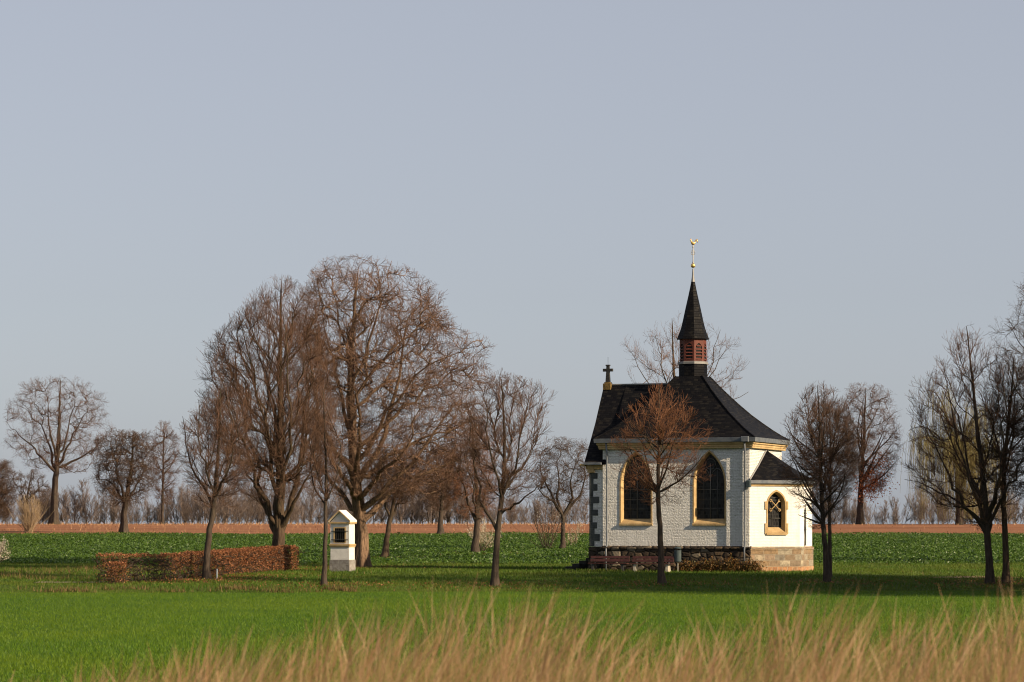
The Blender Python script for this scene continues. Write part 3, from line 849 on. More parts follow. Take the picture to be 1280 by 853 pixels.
# the old chestnut by the shrine
make_tree('chestnut_tree', 'huge round bare chestnut with thick furrowed trunk right behind the white shrine', 'tree', 452, 710,
    [(319, 428, 468), (326, 405, 490), (340, 385, 518), (365, 370, 546), (400, 362, 575), (430, 357, 597), (460, 354, 607), (490, 356, 611), (520, 362, 613), (550, 368, 612), (580, 378, 608), (605, 398, 596), (625, 420, 560)],
    [(452, 711), (452, 690), (450, 660), (449, 640), (446, 615), (443, 575), (440, 520), (439, 470), (441, 420), (445, 370), (448, 335)],
    [[(455, 642), (480, 615, -1), (502, 594, -1.5), (522, 570, -2), (545, 545, -2), (562, 515, -2), (585, 490, -1.5)],
     [(456, 648), (488, 612, 1), (520, 590, 1.5), (550, 588, 2), (580, 576, 2.2), (600, 560, 2.4)],
     [(446, 602), (468, 565, 1), (490, 520, 1.5), (499, 470, 2), (498, 420, 2), (520, 370, 2.4), (530, 350, 2.4)],
     [(450, 580), (474, 540, -1), (492, 503, -2), (528, 470, -2.4), (560, 448, -2.8), (592, 436, -2.6)],
     [(441, 545), (425, 500, 0.8), (414, 450, 1.2), (404, 400, 1.4), (394, 362, 1.4)],
     [(446, 605), (425, 570, -1), (405, 530, -1.8), (393, 480, -2.2), (376, 430, -2.2)],
     [(447, 645), (420, 612, 1), (400, 588, 1.8), (380, 558, 2), (368, 525, 2)],
     [(440, 485), (460, 440, -0.6), (474, 400, -1), (484, 350, -1), (492, 330, -1)],
     [(439, 455), (425, 410, 0.5), (414, 370, 0.8), (418, 338, 0.8)],
     [(446, 600), (452, 560, -2.5), (456, 510, -4), (462, 450, -4.6), (470, 390, -4.2)],
     [(446, 600), (440, 555, 2.5), (432, 505, 4.2), (430, 440, 4.6), (428, 385, 4)],
     [(447, 625), (470, 600, -2.2), (500, 580, -4), (520, 545, -5), (530, 500, -5)],
     [(447, 625), (430, 600, -2), (415, 570, -3.8), (400, 520, -4.6)],
     [(440, 520), (462, 490, 2), (490, 455, 3.2), (520, 420, 3.8), (545, 400, 3.8)],
     [(443, 570), (478, 535, 0.5), (515, 500, 0.8), (555, 470, 1), (592, 452, 1)],
     [(446, 600), (485, 572, 0.5), (530, 545, 0.8), (575, 530, 1), (606, 518, 1)],
     [(440, 500), (470, 455, 0.3), (510, 415, 0.5), (545, 390, 0.5), (562, 386, 0.5)]],
    0.42, 'round', 1.0, 'bark_chestnut', 'twig_tan', 5, 0.95, lim_r=0.55, flare=0.5, twig_k=1.2, size='huge')
# many-stemmed tall tree
make_tree('broad_tree', 'tall bare dark tree with many upright stems from one short trunk at the hedge end', 'tree', 348, 713,
    [(345, 338, 366), (365, 320, 384), (390, 290, 402), (420, 272, 412), (450, 258, 418), (480, 252, 420), (510, 250, 420), (540, 256, 420), (570, 268, 412), (600, 290, 402), (630, 312, 385)],
    [(348, 714), (348, 690), (347, 668), (350, 640), (351, 600), (351, 550), (350, 480), (351, 400), (352, 352)],
    [[(346, 668), (334, 640, 0.5), (320, 612, 1), (300, 582, 1.4), (278, 556, 1.6)],
     [(347, 668), (342, 620, -0.6), (335, 560, -1.2), (322, 490, -1.6), (310, 430, -1.6), (298, 398, -1.6)],
     [(349, 668), (362, 620, 0.6), (372, 560, 1), (380, 500, 1.2), (386, 440, 1.2), (382, 385, 1.2)],
     [(348, 655), (345, 580, 1.5), (337, 500, 2.4), (333, 430, 2.6), (338, 375, 2.4)],
     [(346, 665), (330, 620, -1), (310, 560, -2), (288, 510, -2.6), (274, 455, -2.6)],
     [(350, 662), (368, 630, -0.8), (386, 600, -1.4), (402, 568, -1.8)],
     [(350, 650), (360, 590, -2), (368, 520, -3.2), (366, 450, -3.6), (362, 400, -3.4)],
     [(347, 660), (322, 600, 2), (302, 540, 3), (290, 480, 3.4), (286, 430, 3.2)],
     [(350, 655), (366, 600, 2.4), (388, 540, 3.4), (400, 480, 3.6)]],
    0.34, 'vase', 1.0, 'bark_brown', 'twig_brown', 9, 0.95, lim_r=0.5, twig_k=1.05, size='tall')
make_tree('young_tree', 'slender bare tree standing before the clipped hedge, bent trunk, low left branch', 'tree', 258, 725,
    [(478, 266, 284), (500, 248, 305), (530, 236, 316), (560, 226, 320), (590, 230, 318), (612, 240, 308), (636, 252, 296)],
    [(258, 726), (259, 690), (263, 655), (268, 625), (272, 580), (275, 530), (276, 485)],
    [[(266, 628), (250, 605, 0.4), (236, 580, 0.8), (228, 545, 1), (226, 520, 1)], [(268, 622), (285, 590, -0.5), (298, 550, -0.8), (304, 515, -0.8)], [(268, 622), (258, 580, -0.8), (250, 530, -1), (252, 500, -1)],
     [(268, 625), (282, 580, 1), (290, 530, 1.4), (288, 498, 1.4)]],
    0.19, 'vase', 0.75, 'bark_dark', 'twig_brown', 21, 0.9, group=ROW)
make_tree('young_tree', 'thin bare tree with straight slim trunk just left of the white shrine', 'tree', 405, 732,
    [(482, 400, 410), (505, 390, 420), (540, 382, 428), (575, 380, 432), (605, 385, 430), (628, 395, 424)],
    [(405, 733), (406, 690), (407, 640), (408, 590), (406, 540), (404, 486)], [[(407, 640), (394, 610, 0.3), (386, 575, 0.6), (386, 540, 0.6)], [(408, 630), (420, 600, -0.3), (427, 560, -0.5)]],
    0.13, 'vase', 0.25, 'bark_dark', 'twig_brown', 22, 0.9, group=ROW)
make_tree('young_tree', 'bare vase shaped tree midway between shrine and chapel, forked low on its left', 'tree', 618, 733,
    [(468, 604, 640), (478, 592, 676), (500, 582, 688), (525, 576, 690), (550, 572, 686), (580, 574, 682), (610, 588, 672), (640, 600, 650)],
    [(618, 734), (619, 700), (622, 665), (628, 620), (631, 580), (630, 530), (627, 474)],
    [[(621, 662), (606, 640, 0.3), (597, 600, 0.6), (590, 560, 0.8), (584, 505, 0.8)], [(628, 622), (644, 585, -0.5), (655, 535, -0.8), (662, 488, -0.8)],
     [(629, 615), (650, 590, 0.8), (668, 555, 1.2), (680, 515, 1.2)], [(628, 625), (616, 580, -1), (608, 530, -1.4), (606, 485, -1.2)], [(628, 640), (648, 628, -0.6), (668, 612, -1), (682, 600, -1)]],
    0.18, 'vase', 0.80, 'bark_dark', 'twig_brown', 23, 0.9, group=ROW)
make_tree('young_tree', 'rust coloured bare tree with compact crown in front of the chapel windows', 'tree', 827, 731,
    [(478, 816, 838), (496, 798, 856), (520, 784, 872), (545, 773, 880), (570, 768, 884), (595, 774, 878), (616, 790, 860), (632, 808, 842)],
    [(827, 732), (826, 690), (824, 650), (823, 620), (823, 580), (824, 530), (824, 482)],
    [], 0.17, 'vase', 0.52, 'bark_dark', 'twig_red', 24, 0.95, auto=19, auto_up=0.40, auto_ang=56, auto_t=(0.38, 0.75), group=ROW)
make_tree('young_tree', 'bare brown egg shaped tree at the chapel\'s right end, pale slanting trunk', 'tree', 1034, 728,
    [(478, 1014, 1034), (495, 1000, 1050), (520, 986, 1062), (550, 979, 1068), (580, 978, 1070), (610, 984, 1064), (640, 1000, 1050), (662, 1016, 1042)],
    [(1034, 729), (1032, 695), (1029, 660), (1027, 620), (1025, 570), (1024, 520), (1022, 482)],
    [], 0.16, 'vase', 0.8, 'bark_dark', 'twig_brown', 25, 0.95, auto=19, auto_up=0.5, auto_ang=48, auto_t=(0.28, 0.68), group=ROW)
make_tree('young_tree', 'very dark slim tree standing directly behind the egg shaped tree', 'tree', 1037, 722,
    [(500, 1020, 1050), (530, 1008, 1068), (570, 1004, 1074), (600, 1010, 1068), (640, 1024, 1052)],
    [(1037, 723), (1037, 690), (1037, 650), (1038, 600), (1038, 550), (1036, 505)],
    [], 0.12, 'vase', 0.75, 'bark_dark', 'twig_dark', 26, 0.9, auto=11, auto_up=0.6, auto_ang=38, auto_t=(0.32, 0.7), group=ROW)
make_tree('young_tree', 'big dark bare tree with spreading low limbs, left of the pair at right', 'tree', 1237, 730,
    [(402, 1196, 1216), (425, 1180, 1240), (460, 1158, 1260), (490, 1146, 1275), (520, 1139, 1285), (550, 1135, 1290), (580, 1132, 1290), (610, 1138, 1282), (640, 1175, 1268), (664, 1214, 1254)],
    [(1237, 731), (1236, 700), (1234, 668), (1232, 630), (1226, 570), (1218, 500), (1208, 408)],
    [[(1233, 668), (1215, 640, 0.5), (1190, 618, 1), (1160, 606, 1.4), (1138, 598, 1.6)], [(1234, 668), (1246, 630, 0.5), (1258, 580, 0.8), (1268, 520, 1)],
     [(1233, 662), (1212, 610, -1), (1190, 550, -1.6), (1172, 490, -1.8)], [(1233, 655), (1222, 600, 1.4), (1206, 530, 2), (1190, 460, 2)],
     [(1234, 655), (1240, 600, -1.6), (1246, 530, -2.2), (1244, 460, -2.2)], [(1233, 664), (1200, 625, -0.6), (1172, 580, -1), (1152, 530, -1)], [(1234, 660), (1252, 620, -1), (1272, 580, -1.6), (1284, 540, -1.6)]],
    0.20, 'vase', 1.0, 'bark_dark', 'twig_brown', 27, 0.95, lim_r=0.6, group=ROW)
make_tree('young_tree', 'bare tree with browner smooth trunk, right one of the pair at the right edge', 'tree', 1258, 730,
    [(440, 1250, 1290), (480, 1232, 1312), (530, 1222, 1318), (580, 1222, 1314), (612, 1232, 1296), (632, 1245, 1270)],
    [(1258, 731), (1257, 690), (1255, 650), (1253, 620), (1256, 570), (1264, 500), (1268, 445)],
    [], 0.18, 'vase', 0.9, 'bark_brown', 'twig_dark', 28, 0.9, auto=13, auto_up=0.5, auto_ang=44, auto_t=(0.38, 0.7), group=ROW)
# the row goes on beyond the right edge; its shade lies across the meadow
for px, py, top, sd_, tx in ((1350, 731, 400, 31, 'first'), (1440, 733, 395, 32, 'second'), (1530, 735, 390, 33, 'third')):
    make_tree('young_tree', 'bare row tree beyond the right edge, known by its long shade on the meadow', 'tree', px, py,
        [(top, px - 15, px + 15), (top + 40, px - 50, px + 50), (top + 120, px - 78, px + 78), (top + 200, px - 70, px + 70), (660, px - 20, px + 20)],
        [(px, py + 1), (px, 690), (px, 650), (px, 560), (px, top + 4)], [], 0.2, 'vase', 0.95, 'bark_dark', 'twig_dark', sd_, 0.9, auto=15, auto_t=(0.3, 0.7), twig_k=1.6,
        group='row trees beyond the right edge')
shade = None
rc = np.random.default_rng(123)
for sx_, sy_, sc_ in ((29.5, 127, 0.85), (31, 132.5, 0.8), (30.5, 138, 0.72), (33.5, 123, 1.12), (36.5, 128, 1.12), (38, 134, 0.92), (42, 121, 1.05), (44, 127.5, 1.05), (50, 121, 1.1), (49, 114, 1.1), (56, 115, 1.15)):
    if shade is None:
        shade, _t, _i = make_tree('copse_tree', 'tall bare copse tree beyond the right edge, known by its broad shade on the meadow', 'tree', 1500, 742,
            [(170, 1470, 1530), (230, 1410, 1590), (330, 1385, 1615), (450, 1380, 1620), (560, 1400, 1600), (640, 1440, 1560)],
            [(1500, 743), (1500, 690), (1502, 620), (1500, 480), (1498, 180)], [], 0.3, 'vase', 1.0, 'bark_dark', 'twig_dark', 37, 0.95, auto=22, auto_t=(0.15, 0.75), auto_ang=42, auto_up=0.45, twig_k=2.4, size='row', group='copse beyond the right edge')
        r = shade
    else:
        r = shade.copy(); COL.objects.link(r)
        for ch in list(shade.children):
            c = ch.copy(); COL.objects.link(c); c.parent = r
    r.location = (sx_, sy_, tz(sx_, sy_)); r.rotation_euler = (0, 0, rc.uniform(0, 6.28)); r.scale = (sc_, sc_, sc_)
make_tree('large_tree', 'large bare tree reaching in from beyond the right edge above the pair', 'tree', 1345, 705,
    [(335, 1300, 1400), (352, 1276, 1420), (380, 1262, 1440), (415, 1246, 1450), (445, 1243, 1450), (475, 1254, 1450), (520, 1275, 1440), (580, 1290, 1410), (620, 1310, 1385)],
    [(1345, 706), (1345, 660), (1343, 600), (1340, 520), (1338, 440), (1336, 345)],
    [[(1343, 600), (1315, 560), (1285, 520), (1262, 470, -0.5), (1248, 440, -0.5)], [(1341, 540), (1310, 480, 1), (1282, 430, 1.6), (1262, 400, 1.6)], [(1340, 500), (1310, 430, -1), (1290, 380, -1.4), (1282, 350, -1.4)],
     [(1342, 580), (1375, 520), (1410, 470), (1440, 430)], [(1340, 500), (1365, 430), (1385, 370)]],
    0.33, 'round', 0.7, 'bark_dark', 'twig_dark', 41, 0.9, lim_r=0.6, size='tall')
make_tree('bare_tree', 'sparse bare tree spreading up behind the chapel roof and spire', 'tree', 850, 703,
    [(392, 836, 850), (405, 805, 905), (430, 786, 922), (460, 780, 930), (490, 788, 934), (510, 805, 938), (560, 820, 915)],
    [(850, 704), (850, 640), (850, 580), (846, 520), (842, 460), (840, 398)],
    [[(848, 560), (826, 510), (806, 470), (786, 438)], [(848, 550), (870, 500), (893, 460), (915, 432)], [(846, 520), (830, 470, -1), (818, 420, -1)], [(848, 540), (880, 490, 1), (896, 440, 1.2), (900, 410, 1.2)],
     [(848, 560), (880, 525, -1), (910, 505, -1.4), (934, 492, -1.4)], [(848, 560), (815, 520, 1), (790, 490, 1.2)]],
    0.26, 'vase', 0.40, 'bark_brown', 'twig_tan', 42, 0.9, lim_r=0.5)
# trees standing out on the fields
make_tree('field_tree', 'tall round bare tree on the crest at far left, tallest there', 'tree', 68, 656,
    [(469, 55, 92), (480, 28, 112), (500, 10, 130), (525, 4, 138), (550, 8, 140), (572, 22, 134), (592, 45, 105)],
    [(68, 658), (68, 630), (69, 600), (72, 575), (74, 540), (75, 500), (76, 474)],
    [[(69, 595), (62, 560, 1), (50, 525, 1.5), (40, 495, 1.5)], [(70, 590), (84, 565, -1), (98, 535, -1.6), (112, 505, -1.6)], [(71, 585), (95, 576), (118, 560), (134, 548)], [(70, 590), (50, 568, -1), (28, 545, -1.4), (10, 528, -1.4)],
     [(72, 575), (64, 530, -2), (62, 490, -2)], [(72, 575), (84, 530, 2), (92, 490, 2)], [(70, 585), (76, 540, -3), (84, 510, -4)]],
    0.50, 'round', 0.9, 'bark_dark', 'twig_brown', 51, 0.9, d=396, lim_r=0.6, twig_k=1.5, size='field')
make_tree('fruit_tree', 'gnarled bare fruit tree by the brown field at left, two forked limbs', 'tree', 155, 666,
    [(538, 135, 182), (552, 122, 192), (575, 116, 196), (600, 116, 194), (620, 126, 186), (634, 142, 172)],
    [(155, 667), (155, 645), (156, 632), (162, 600), (166, 570), (166, 545)],
    [[(155, 632), (146, 610), (132, 598), (120, 600)], [(157, 630), (170, 605, 1), (184, 580, 1.4)], [(156, 630), (148, 590, -1), (140, 560, -1.5)]],
    0.36, 'apple', 0.72, 'bark_dark', 'twig_dark', 52, 0.9, lim_r=0.62, twig_k=1.8, size='field')
make_tree('slim_tree', 'slim upright bare tree on the crest between fruit tree and hedge tree', 'tree', 203, 656,
    [(527, 200, 211), (548, 190, 222), (580, 186, 226), (610, 190, 220), (632, 196, 212)],
    [(203, 658), (203, 630), (204, 590), (205, 530)], [], 0.22, 'vase', 0.45, 'bark_dark', 'twig_brown', 53, 0.9, d=396, auto=14, size='field', auto_t=(0.25, 0.85), auto_ang=50, auto_up=0.35, twig_k=1.5)
make_tree('small_tree', 'small bare tree with twisted crown growing out of pale shoots at far left', 'tree', 36, 664,
    [(588, 26, 50), (602, 16, 60), (618, 16, 64), (632, 24, 58)], [(36, 665), (35, 640), (33, 626), (38, 600), (40, 590)], [[(34, 628), (22, 612)], [(34, 625), (50, 608, 1), (58, 600, 1)], [(34, 626), (28, 606, -1)]],
    0.20, 'apple', 0.9, 'bark_dark', 'twig_dark', 54, 0.9, lim_r=0.62, twig_k=1.6, size='small')
make_tree('small_tree', 'small bare tree cut by the left edge', 'tree', -6, 662,
    [(575, -30, 12), (600, -40, 22), (630, -38, 20), (648, -20, 10)], [(-6, 663), (-6, 640), (-5, 610), (-4, 580)], [[(-6, 640), (6, 615), (16, 600)], [(-6, 635), (-20, 610), (-30, 595)]],
    0.25, 'round', 0.9, 'bark_dark', 'twig_dark', 55, 0.9, twig_k=1.5, size='field')
make_tree('leaning_tree', 'leaning bare tree right of the big chestnut on the grass', 'tree', 480, 698,
    [(560, 478, 520), (580, 468, 528), (605, 465, 528), (630, 474, 512)], [(480, 699), (483, 675), (488, 650), (494, 615), (498, 565)], [[(488, 650), (480, 620), (474, 590)], [(489, 648), (503, 615, 1), (514, 585, 1)]],
    0.22, 'round', 0.9, 'bark_brown', 'twig_brown', 56, 0.9, lim_r=0.7)
make_tree('field_tree', 'bare tree with single pale trunk at the edge of the brown field beyond the chestnut', 'tree', 550, 669,
    [(556, 540, 562), (575, 528, 572), (600, 522, 580), (622, 528, 574), (640, 542, 560)], [(550, 670), (551, 645), (553, 620), (550, 578)], [[(553, 625), (540, 600), (532, 585)], [(553, 622), (565, 600, 1), (570, 585, 1)]],
    0.30, 'vase', 0.45, 'bark_dark', 'twig_brown', 57, 0.9, twig_k=1.7, size='field')
make_tree('thorn_tree', 'dense reddish bare thorn tree with black trunk behind the vase shaped tree', 'tree', 594, 693,
    [(520, 575, 606), (540, 562, 614), (570, 553, 620), (600, 550, 624), (630, 560, 620), (650, 575, 610)], [(594, 694), (595, 670), (597, 650), (596, 610), (592, 570), (590, 525)],
    [[(596, 655), (582, 620), (570, 585), (564, 555)], [(597, 650), (608, 610, 1), (616, 575, 1)], [(596, 650), (590, 600, -2), (580, 560, -2)]],
    0.26, 'apple', 0.9, 'bark_dark', 'twig_red', 58, 0.9, lim_r=0.65)
make_tree('fruit_tree', 'gnarled bare apple tree left of the chapel, trunk forked in a Y', 'tree', 703, 687,
    [(548, 690, 728), (565, 672, 742), (590, 664, 748), (612, 664, 748), (632, 676, 738)], [(703, 688), (704, 665), (704, 645)],
    [[(704, 645), (694, 628), (684, 610), (674, 590), (676, 565)], [(704, 645), (718, 628), (732, 610), (730, 585), (738, 565)], [(694, 628), (700, 605, 1), (696, 580, 1.5), (704, 556, 1.5)], [(718, 628), (712, 600, -1), (722, 575, -1.5)],
     [(694, 628), (680, 620, -1), (668, 605, -1.5)]],
    0.20, 'apple', 0.85, 'bark_dark', 'twig_dark', 59, 0.9, leader=False, lim_r=0.8)
rt, tips, info = make_tree('beech_tree', 'round tree right of the chapel keeping a clump of coppery leaves low down', 'tree', 1075, 656,
    [(479, 1064, 1098), (490, 1054, 1112), (515, 1048, 1122), (545, 1045, 1127), (575, 1048, 1126), (600, 1056, 1115), (618, 1064, 1100)],
    [(1075, 658), (1075, 630), (1076, 600), (1080, 550), (1082, 485)], [], 0.42, 'round', 0.9, 'bark_dark', 'twig_brown', 60, 0.9, d=397, auto=14, size='field', auto_t=(0.25, 0.8), auto_ang=38, auto_up=0.35, twig_k=1.5)
rng = np.random.default_rng(5)
bx, by, bz, s_, yb_ = info
c = np.array([(14 * s_, -1.5, (yb_ - 598) * s_), (24 * s_, 0.5, (yb_ - 580) * s_), (6 * s_, -1, (yb_ - 612) * s_), (20 * s_, 0.8, (yb_ - 606) * s_)])
P = c[rng.integers(0, 4, 3200)] + rng.normal(0, 1, (3200, 3)) * np.array([1.0, 1.0, 0.9])
leaf_cards('coppery_leaves', M['copper_leaf'], P, rng.uniform(0.12, 0.3, 3200), rng, 0, rt)
# weeping willow
def willow():
    rng = np.random.default_rng(66)
    px, d = 1199, 392; bx, by = (px - 640) / FPX * d, d; bz = tz(bx, by); s = d / FPX
    root = tag(empty('willow_tree', (bx, by, bz)), 'weeping willow with long hanging yellowish shoots behind the pair of trees', 'tree')
    H = 20.0
    T = resample([(0, 0, -0.3), (0.1, 0, 3), (-0.2, 0, 7), (0.1, 0, 12)], 16)
    parts = [tubes(T[None], np.linspace(0.6, 0.3, 16)[None], 10)]
    LP, LR = [], []
    for i in range(16):
        a = 2 * math.pi * i / 16 + rng.normal(0, 0.2); rr = rng.uniform(3.5, 8.0); z0 = rng.uniform(5, 11)
        tz_ = rng.uniform(12, H) if rr < 6.5 else rng.uniform(9, 16)
        LP.append(resample([T[int(z0 / 12 * 15)], (math.cos(a) * rr * 0.35, math.sin(a) * rr * 0.35, z0 + (tz_ - z0) * 0.6), (math.cos(a) * rr * 0.75, math.sin(a) * rr * 0.75, tz_), (math.cos(a) * rr, math.sin(a) * rr, tz_ - 1.0)], 10))
        LR.append(np.linspace(0.2, 0.03, 10))
    LP, LR = np.array(LP), np.array(LR)
    parts.append(tubes(LP, LR, 6))
    v, f = join(parts); link('trunk', np_mesh('trunk', v, f, True), M['bark_dark'], root)
    B = 1500
    i = rng.integers(0, 16, B); t = rng.uniform(0.35, 1, B); q = (t * 9).astype(int).clip(0, 9)
    base = LP[i, q] + rng.normal(0, 0.5, (B, 3))
    L = np.minimum(rng.uniform(2, 11, B), base[:, 2] - 0.8)
    u = np.linspace(0, 1, 7)
    a = rng.uniform(0, 2 * np.pi, B); o = rng.uniform(0.2, 1.4, B)
    P = np.empty((B, 7, 3))
    P[:, :, 0] = base[:, None, 0] + (np.cos(a) * o)[:, None] * np.sqrt(u)[None] ; P[:, :, 1] = base[:, None, 1] + (np.sin(a) * o)[:, None] * np.sqrt(u)[None]
    P[:, :, 2] = base[:, None, 2] + 0.5 * np.sin(u * np.pi)[None] - (L[:, None] * u[None] ** 1.3)
    P[:, 1:, :2] += np.cumsum(rng.normal(0, 0.05, (B, 6, 2)), axis=1)
    v, f = tubes(P, np.linspace(0.022, 0.012, 7)[None].repeat(B, 0), 3)
    link('crown', np_mesh('crown', v, f, True), M['twig_willow'], root)
willow()

# shrubs: many shoots from one foot
def make_shrub(name, label, px, py, rows, n, twig, seed, blossom=0, leaf=None, spread=0.45, rk=1.0, group=None, d=None, size=0.06):
    rng = np.random.default_rng(seed)
    if d is None: bx, by = ground_at(px, py)
    else: bx, by = (px - 640) / FPX * d, d
    bz = tz(bx, by); s = by / FPX; yb = HOR + (CAM_Z - bz) / s
    E = Env([((yb - q[0]) * s - (0.3 if i == len(rows) - 1 else 0), (q[1] - px) * s, (q[2] - px) * s) for i, q in enumerate(rows)], 0.95)
    root = tag(empty(name, (bx, by, bz)), label, 'shrub', group)
    H = E.z[-1]
    st = np.zeros((n, 8, 3)); a = rng.uniform(0, 2 * np.pi, n); o = np.abs(rng.normal(0, 0.10, n)) * H * 0.5
    st[:, 0] = np.stack([np.cos(a) * o, np.sin(a) * o, np.full(n, -0.08)], 1)
    dd = nrm(np.stack([np.cos(a) * spread, np.sin(a) * spread, np.ones(n)], 1) + rng.normal(0, 0.22, (n, 3)))
    L = H * rng.uniform(0.6, 1.05, n)
    for k in range(1, 8):
        dd = nrm(dd + rng.normal(0, 0.09, (n, 3)) + np.array([0, 0, 0.06]))
        st[:, k] = st[:, k - 1] + dd * (L / 7)[:, None]
    R0 = np.linspace(0.018, 0.006, 8)[None].repeat(n, 0) * rk
    v, f = tubes(st, R0, 5); link('stems', np_mesh('stems', v, f, True), M['bark_dark' if blossom else twig], root)
    q1, r1 = grow(st, R0, rng, E, 6 / max(0.5, H / 2.0), 0.2, 1, (36, 12), 0.4, 0.3, 0.1, 5, 0.7, 0.006 * rk, 0.004 * rk, 0.1)
    q2, r2 = grow(q1, r1, rng, E, 6 / max(0.5, H / 2.0), 0.1, 1, (40, 14), 0.45, 0.3, 0.14, 4, 0.8, 0.005 * rk, 0.004 * rk, 0.06)
    v, f = join([tubes(q1, r1, 3), tubes(q2, r2, 3)]); link('crown', np_mesh('crown', v, f, True), M[twig], root)
    if blossom:
        A = np.concatenate([q1.reshape(-1, 3), q2.reshape(-1, 3)])
        A = A[rng.integers(0, len(A), blossom)] + rng.normal(0, 0.03, (blossom, 3))
        leaf_cards('blossom', M[leaf or 'blossom'], A, rng.uniform(0.6, 1.4, blossom) * size, rng, 0, root)
    return root
make_shrub('blossom_shrub', 'white blossoming shrub under the reddish thorn tree', 603, 691, [(642, 590, 618), (655, 578, 630), (672, 578, 632), (692, 592, 616)], 26, 'twig_pale', 71, 2600, spread=0.6)
make_shrub('bare_shrub', 'narrow shrub of upright pale brown shoots left of the apple tree', 684, 687, [(612, 676, 694), (630, 668, 704), (655, 668, 706), (688, 678, 690)], 34, 'twig_tan', 72, 500, spread=0.3)
make_shrub('blossom_shrub', 'low pale flowering shrub at the foot of the apple tree', 714, 684, [(650, 706, 728), (662, 700, 732), (684, 706, 720)], 12, 'twig_pale', 73, 500, spread=0.7)
make_shrub('blossom_shrub', 'cream blossoming shrub cut by the left edge before the leafy field', -8, 706, [(662, -22, 4), (676, -34, 13), (690, -36, 17), (706, -26, 8)], 34, 'twig_pale', 74, 5200, spread=0.65)
make_shrub('shoot_clump', 'clump of upright yellowish shoots around the small tree at far left', 36, 666, [(618, 26, 46), (630, 18, 54), (650, 20, 52), (667, 28, 44)], 70, 'twig_pale', 75, spread=0.28, rk=1.6)

# far hedgerow: a few kinds, copied one by one along the crest
def far_kind(seed, h, w, stems):
    rng = np.random.default_rng(seed)
    E = Env([(0.0, -w * 0.3, w * 0.3), (h * 0.3, -w * 0.45, w * 0.45), (h * 0.6, -w * 0.5, w * 0.5), (h * 0.85, -w * 0.38, w * 0.38), (h, -w * 0.12, w * 0.12)], 0.9)
    root = empty('hedgerow_tree')
    P = np.zeros((stems, 9, 3)); a = rng.uniform(0, 2 * np.pi, stems)
    P[:, 0] = np.stack([np.cos(a) * 0.3 * (stems > 1), np.sin(a) * 0.3, np.full(stems, -0.4)], 1)
    dd = nrm(np.stack([np.cos(a) * 0.18, np.sin(a) * 0.18, np.ones(stems)], 1) + rng.normal(0, 0.08, (stems, 3)))
    for k in range(1, 9):
        dd = nrm(dd + rng.normal(0, 0.07, (stems, 3)) + np.array([0, 0, 0.05])); P[:, k] = P[:, k - 1] + dd * (h * rng.uniform(0.8, 1.0) / 8)
    RR = np.linspace(0.10 if h > 8 else 0.035, 0.014, 9)[None].repeat(stems, 0)
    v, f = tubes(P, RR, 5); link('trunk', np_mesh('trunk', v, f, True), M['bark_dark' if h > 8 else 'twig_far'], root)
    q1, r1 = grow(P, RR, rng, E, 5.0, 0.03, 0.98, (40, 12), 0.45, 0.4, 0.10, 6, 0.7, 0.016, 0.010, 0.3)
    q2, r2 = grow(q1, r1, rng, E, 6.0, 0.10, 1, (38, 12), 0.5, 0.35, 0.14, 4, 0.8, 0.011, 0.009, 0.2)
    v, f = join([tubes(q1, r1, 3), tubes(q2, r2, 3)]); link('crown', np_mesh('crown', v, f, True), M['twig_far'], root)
    return root
kinds = [far_kind(80, 5.2, 3.6, 3), far_kind(81, 4.6, 4.0, 5), far_kind(82, 6.0, 3.2, 1), far_kind(83, 5.4, 3.8, 4), far_kind(84, 4.2, 3.4, 6)]
big = [far_kind(85, 11.5, 5.5, 1), far_kind(86, 10.0, 5.0, 2), far_kind(87, 12.5, 5.0, 1)]
rng = np.random.default_rng(90)
used = set()
def place(proto, x, y, rz, sc, label, cat, group):
    if proto.name in used:
        r = proto.copy(); COL.objects.link(r)
        for ch in list(proto.children):
            c = ch.copy(); COL.objects.link(c); c.parent = r
    else:
        r = proto; used.add(proto.name)
    r.location = (x, y, tz(x, y)); r.rotation_euler = (0, 0, rz); r.scale = (sc, sc, sc * rng.uniform(0.9, 1.12))
    return tag(r, label, cat, group)
px = -25.0
while px < 1330:
    if not (735 < px < 1020):
        d_ = rng.uniform(404, 428); k_ = kinds[rng.integers(0, 5)]
        sc = rng.uniform(0.8, 1.45) * (1 + 0.18 * math.sin(px / 37.0)) * (0.82 if px < 30 else 1.0) * (0.9 if px > 1030 else 1.0) * (0.75 if 690 < px < 740 else 1)
        place(k_, (px - 640) / FPX * d_, d_, rng.uniform(0, 6.28), sc, 'small bare grey brown hedgerow tree on the far skyline', 'tree', 'hedgerow trees on the far skyline')
    px += rng.uniform(5.0, 9.0)
for px in (366, 384, 428, 446, 462, 476, 498, 512, 526, 538, 556, 572, 584, 606, 640, 226, 242, 300, 318):
    d_ = rng.uniform(405, 425); sc = rng.uniform(0.75, 1.0) * (0.68 if px < 330 or px > 600 else 0.95)
    place(big[rng.integers(0, 3)], (px + rng.uniform(-4, 4) - 640) / FPX * d_, d_, rng.uniform(0, 6.28), sc, 'taller bare tree in the far wood behind the big trees', 'tree', 'wood trees behind the big trees')
for px in (1150, 1172, 1230, 1262):
    d_ = rng.uniform(405, 425)
    place(big[rng.integers(0, 3)], (px - 640) / FPX * d_, d_, rng.uniform(0, 6.28), rng.uniform(0.6, 0.75), 'taller bare tree on the skyline behind the willow', 'tree', 'skyline trees behind the willow')

